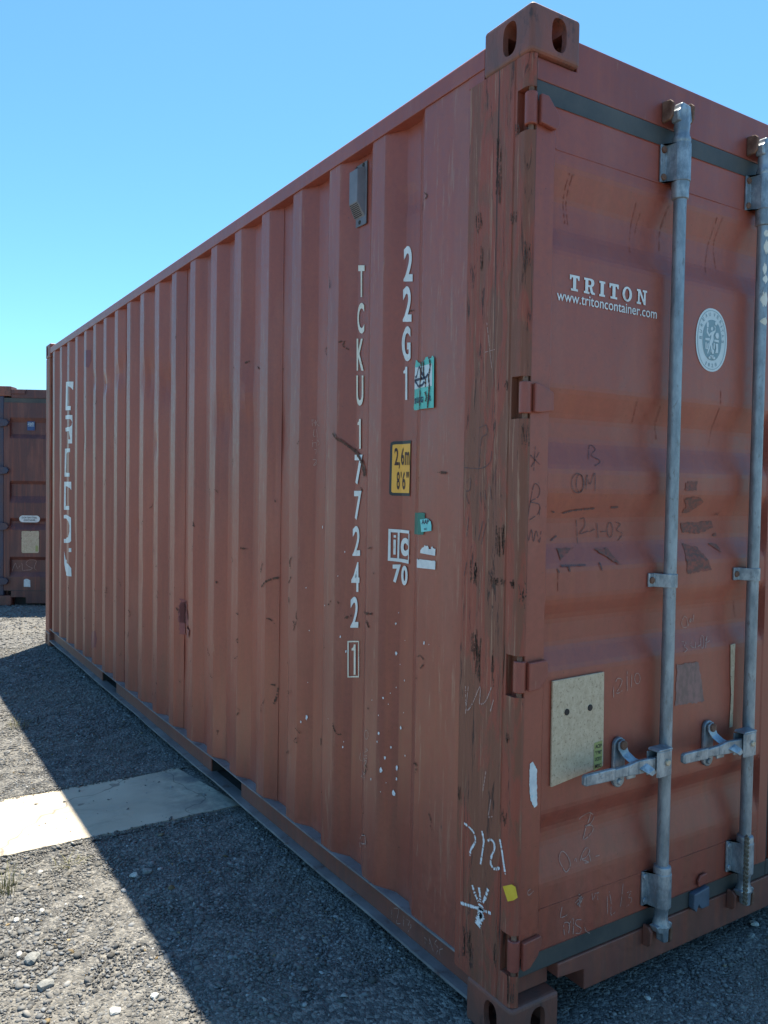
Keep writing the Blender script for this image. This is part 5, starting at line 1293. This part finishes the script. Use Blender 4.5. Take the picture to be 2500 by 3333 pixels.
# ------------------------------------------------------------------ marks on the corner post
for nm, wd, ls in [(a_, w_, g_) for a_, w_, b_ in D['post_chalk'] for g_ in cluster(b_, .03)]:
    side_ = [[q for q in l] for l in ls]
    conform([], 'flatside', .0012, 'chalk_mark', M['chalk'] if wd > 2.5 else M['faint'], box, base=.0, raw=strokes(side_, wd*.0015, .14, .0022, .55), label=nm)
for nm, ls in [(a_, g_) for a_, b_ in D['post_marker'] for g_ in cluster(b_)]:
    conform([], 'flatside', .0012, 'marker_scrawl', M['marker'], box, base=.0, raw=strokes(ls, .0022, .06, .004, .4), label=nm)
conform([], 'flatside', .0012, 'scratch', M['faint'], box, base=.0, raw=strokes(D['post_cross'], .0022, .15, .004), label='pale scratched cross on the post')
for q_ in D['post_patch']:
    ya, yb = min(p_[0] for p_ in q_), max(p_[0] for p_ in q_); za, zb_ = min(p_[1] for p_ in q_), max(p_[1] for p_ in q_)
    ls_ = []
    for k_ in range(max(4, int((yb - ya)/.0032))):
        y_ = random.uniform(ya, yb); h_ = (zb_ - za)*random.uniform(.25, 1.1); z_ = random.uniform(za, zb_ - h_*.6)
        ls_.append([(y_, z_), (y_ + random.uniform(-.003, .003), z_ + h_*.5), (y_ + random.uniform(-.004, .004), z_ + h_)])
    conform([], 'flatside', .0009, 'gouge', M['scrape'], box, base=.0, raw=strokes(ls_, .0026, .12, .004, .8))
for q_ in D['door_run']:
    conform([], 'door', .0010, 'rust_run', M['run'], leaf, raw=strokes([q_], .0022, .30, .004, .7))
for q_ in D['side_patch']:
    conform([q_], 'side', .0011, 'paint_patch', M['drip'], box)
conform([D['yelpost']], 'flatside', .0014, 'yellow_tape', M['yellowtape'], box, base=.0, label='small torn yellow tape on the corner post')

# ------------------------------------------------------------------ the far container
FX, FY, FYAW, FZ = -.0034, 9.0453, -.52119, -.0605
far = empty('shipping_container', 'darker rust red container standing behind at the far left, with CORTEN STEEL sticker', 'container', (FX, FY, FZ), FYAW)
WF, LF = 2.438, 6.058
for cx_ in (0, 1):
    for cy_ in (0, 1):
        for z0 in (0, H - .118):
            x0 = 0 if cx_ == 0 else WF - .162; y0 = 0 if cy_ == 0 else LF - .178
            o = MB().box(x0, y0, z0, x0 + .162, y0 + .178, z0 + .118).build('corner_casting', M['casting'], far, bevel=.008)
            if cy_ == 0:
                st = [(math.cos(2*math.pi*i/20), math.sin(2*math.pi*i/20)) for i in range(20)]
                boolean(o, [MB().prism([(x0 + .087 + .026*a, z0 + .06 + .038*b) for a, b in st], 'y', -.02, .06)])
            MB().box(x0 + .03, y0 + .045, z0 + .02, x0 + .14, y0 + .14, z0 + .10).build('casting_core', M['hole'], o) if False else None
for x0 in (0, WF - .075):
    MB().box(x0, 0.002, .1185, x0 + .075, .10, H - .1185).build('corner_post', M['farpost'], far, bevel=.01)
for x0 in (0, WF - .1):
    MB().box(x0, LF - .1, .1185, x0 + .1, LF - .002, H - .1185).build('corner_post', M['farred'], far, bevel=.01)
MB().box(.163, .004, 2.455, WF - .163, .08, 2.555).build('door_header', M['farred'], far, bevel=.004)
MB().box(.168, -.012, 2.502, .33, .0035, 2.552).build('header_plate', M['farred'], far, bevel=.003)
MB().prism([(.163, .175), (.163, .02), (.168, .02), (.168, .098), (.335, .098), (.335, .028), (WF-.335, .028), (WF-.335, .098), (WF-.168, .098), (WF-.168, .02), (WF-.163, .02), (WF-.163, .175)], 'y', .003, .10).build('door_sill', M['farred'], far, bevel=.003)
MB().box(.10, .101, .0, WF - .10, .14, .17).build('sill_back', M['dark'], far)
FD = [(.18, .01), (.34, .01), (.40, .045), (.54, .045), (.58, .01), (.90, .01), (.975, .045), (1.0, .045), (1.04, .01), (1.22, .01), (1.30, .045), (1.44, .045), (1.48, .01), (1.98, .01), (2.03, .045), (2.17, .045), (2.225, .01), (2.40, .01)]
for mir in (False, True):
    mb = MB(); zs = [q[0] for q in FD]; xs_ = [.076, .143, .150, 1.150, 1.156, 1.207]
    for z in zs:
        for x in xs_:
            mb.v.append((x, interp(FD, z) if .145 < x < 1.152 else .008, z))
    nn = len(xs_); mb.f = [(i*nn+j, i*nn+j+1, (i+1)*nn+j+1, (i+1)*nn+j) for i in range(len(zs)-1) for j in range(nn-1)]
    if mir: mb.mirror(WF)
    lf = mb.build('door_leaf', M['farred'], far)
    def gb(*a, nm='gasket', mt='gasket', par=lf, **k):
        m_ = MB().box(*a)
        if mir: m_.mirror(WF)
        return m_.build(nm, M[mt], par, **k)
    gb(.076, .012, 2.401, 1.219, .05, 2.454); gb(.076, .012, .1755, 1.219, .05, .1795); gb(1.208, .012, .181, 1.2185, .05, 2.40)
    for zc in (2.16, 1.60, .94, .29):
        m_ = MB().prism([(.03, zc - .05), (.12, zc - .035), (.142, zc), (.12, zc + .035), (.03, zc + .05)], 'y', -.028, .0055)
        if mir: m_.mirror(WF)
        m_.build('door_hinge', M['farpost'], lf, bevel=.003)
    for x in (.68, 1.02):
        m_ = MB().lathe([(.017, .06), (.017, 2.52)], x, -.04, 16)
        if mir: m_.mirror(WF)
        b_ = m_.build('locking_bar', M['rod'], far, smooth=True)
        m_ = MB()
        for zc in (.30, 1.2, 2.32): m_.box(x - .06, -.062, zc - .03, x + .026, .0075, zc + .03)
        if mir: m_.mirror(WF)
        m_.build_split('bar_bracket', M['galv'], b_, bevel=.004)
        m_ = MB().box(x - .03, -.075, .68, x + (.30 if x < .9 else .12), -.062, .71)
        if mir: m_.mirror(WF)
        m_.build('lock_handle', M['galv'], b_, bevel=.003)
def far_flat(polys, y, name, mat, label=None, raw=None):
    return conform(polys, 'flatdoor', 0.0, name, M[mat], far, base=y, raw=raw, label=label)
far_flat([[(.337, 2.184), (.424, 2.184), (.424, 2.078), (.337, 2.078)]], .034, 'blue_sticker', 'blue', 'small dark blue sticker')
far_flat([], .0325, 'sticker_text', 'bvwhite', raw=[fit("Lloyd's", rect(.381, 2.163, .068, .020), .03), fit('Register', rect(.381, 2.143, .074, .018), .03)])
far_flat([[(.345, 2.129), (.417, 2.129), (.417, 2.126), (.345, 2.126)]], .0325, 'sticker_line', 'bvwhite')
# capsule sticker
cap = []
for i in range(13): cap.append((.456 + .040*math.cos(-math.pi/2 + math.pi*i/12), 1.0305 + .040*math.sin(-math.pi/2 + math.pi*i/12)))
for i in range(13): cap.append((.296 + .040*math.cos(math.pi/2 + math.pi*i/12), 1.0305 + .040*math.sin(math.pi/2 + math.pi*i/12)))
far_flat([cap], .006, 'capsule_sticker', 'paper', 'pale capsule shaped sticker')
far_flat([], .005, 'sticker_text', 'print', raw=[fit('CORTEN STEEL', rect(.376, 1.046, .178, .020), .02), fit('CONTAINER', rect(.376, 1.016, .136, .020), .02)])
far_flat([[(.284, .878), (.292, .886), (.375, .886), (.384, .878), (.393, .886), (.478, .888), (.486, .878), (.484, .812), (.479, .802), (.486, .792), (.484, .640), (.474, .628), (.292, .626), (.283, .640), (.283, .790), (.289, .800), (.283, .812)]], .007, 'data_plate', 'plate')
pr_ = []
for i, zc in enumerate((.866, .852, .838, .822, .778, .762, .746, .730, .712)):
    pr_.append([(.300, zc), (.468 - .03*((i*37) % 3), zc), (.468 - .03*((i*37) % 3), zc - .0025), (.300, zc - .0025)])
far_flat(pr_, .0055, 'plate_print', 'faint')
far_flat([[(.446, .715), (.474, .715), (.474, .645), (.446, .645)]], .0052, 'plate_label', 'label')
far_flat([[(.309, .305), (.330, .318), (.352, .318), (.384, .300), (.386, .222), (.310, .224)]], .008, 'torn_sticker', 'paper')
far_flat([], .035, 'chalk_mark', 'faint', 'chalk letters', raw=strokes([[(.165, .41), (.20, .50), (.215, .46), (.235, .44), (.275, .50), (.285, .42), (.31, .418), (.375, .425), (.40, .445)], [(.40, .445), (.345, .47), (.325, .50), (.35, .535), (.40, .545), (.44, .535)], [(.45, .53), (.42, .45), (.45, .42)]], .0045, .05, .01, .2))
# body of the far container
mb = MB(); y = .1
for sx0, s_ in ((.004, 1), (WF - .004, -1)):
    y = .1; prev = None
    while y < LF - .1:
        for dy, dx in ((0, 0), (.072, 0), (.14, .036), (.21, .036), (.278, 0)):
            cur = (sx0 + s_*dx, min(y + dy, LF - .1))
            if prev and cur[1] > prev[1]: mb.quad((prev[0], prev[1], .16), (cur[0], cur[1], .16), (cur[0], cur[1], 2.5), (prev[0], prev[1], 2.5))
            prev = cur
        y += .278
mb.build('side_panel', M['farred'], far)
mb = MB()
for x0 in (0, WF - .06):
    mb.box(x0, .179, .03, x0 + .06, LF - .179, .16); mb.box(x0, .179, 2.5, x0 + .06, LF - .179, 2.56)
mb.build_split('side_rail', M['farred'], far)
MB().box(.061, .081, 2.545, WF - .061, LF - .05, 2.565).build('roof_panel', M['farred'], far)
MB().box(.101, LF - .06, .05, WF - .101, LF - .02, 2.54).build('front_wall', M['farred'], far)
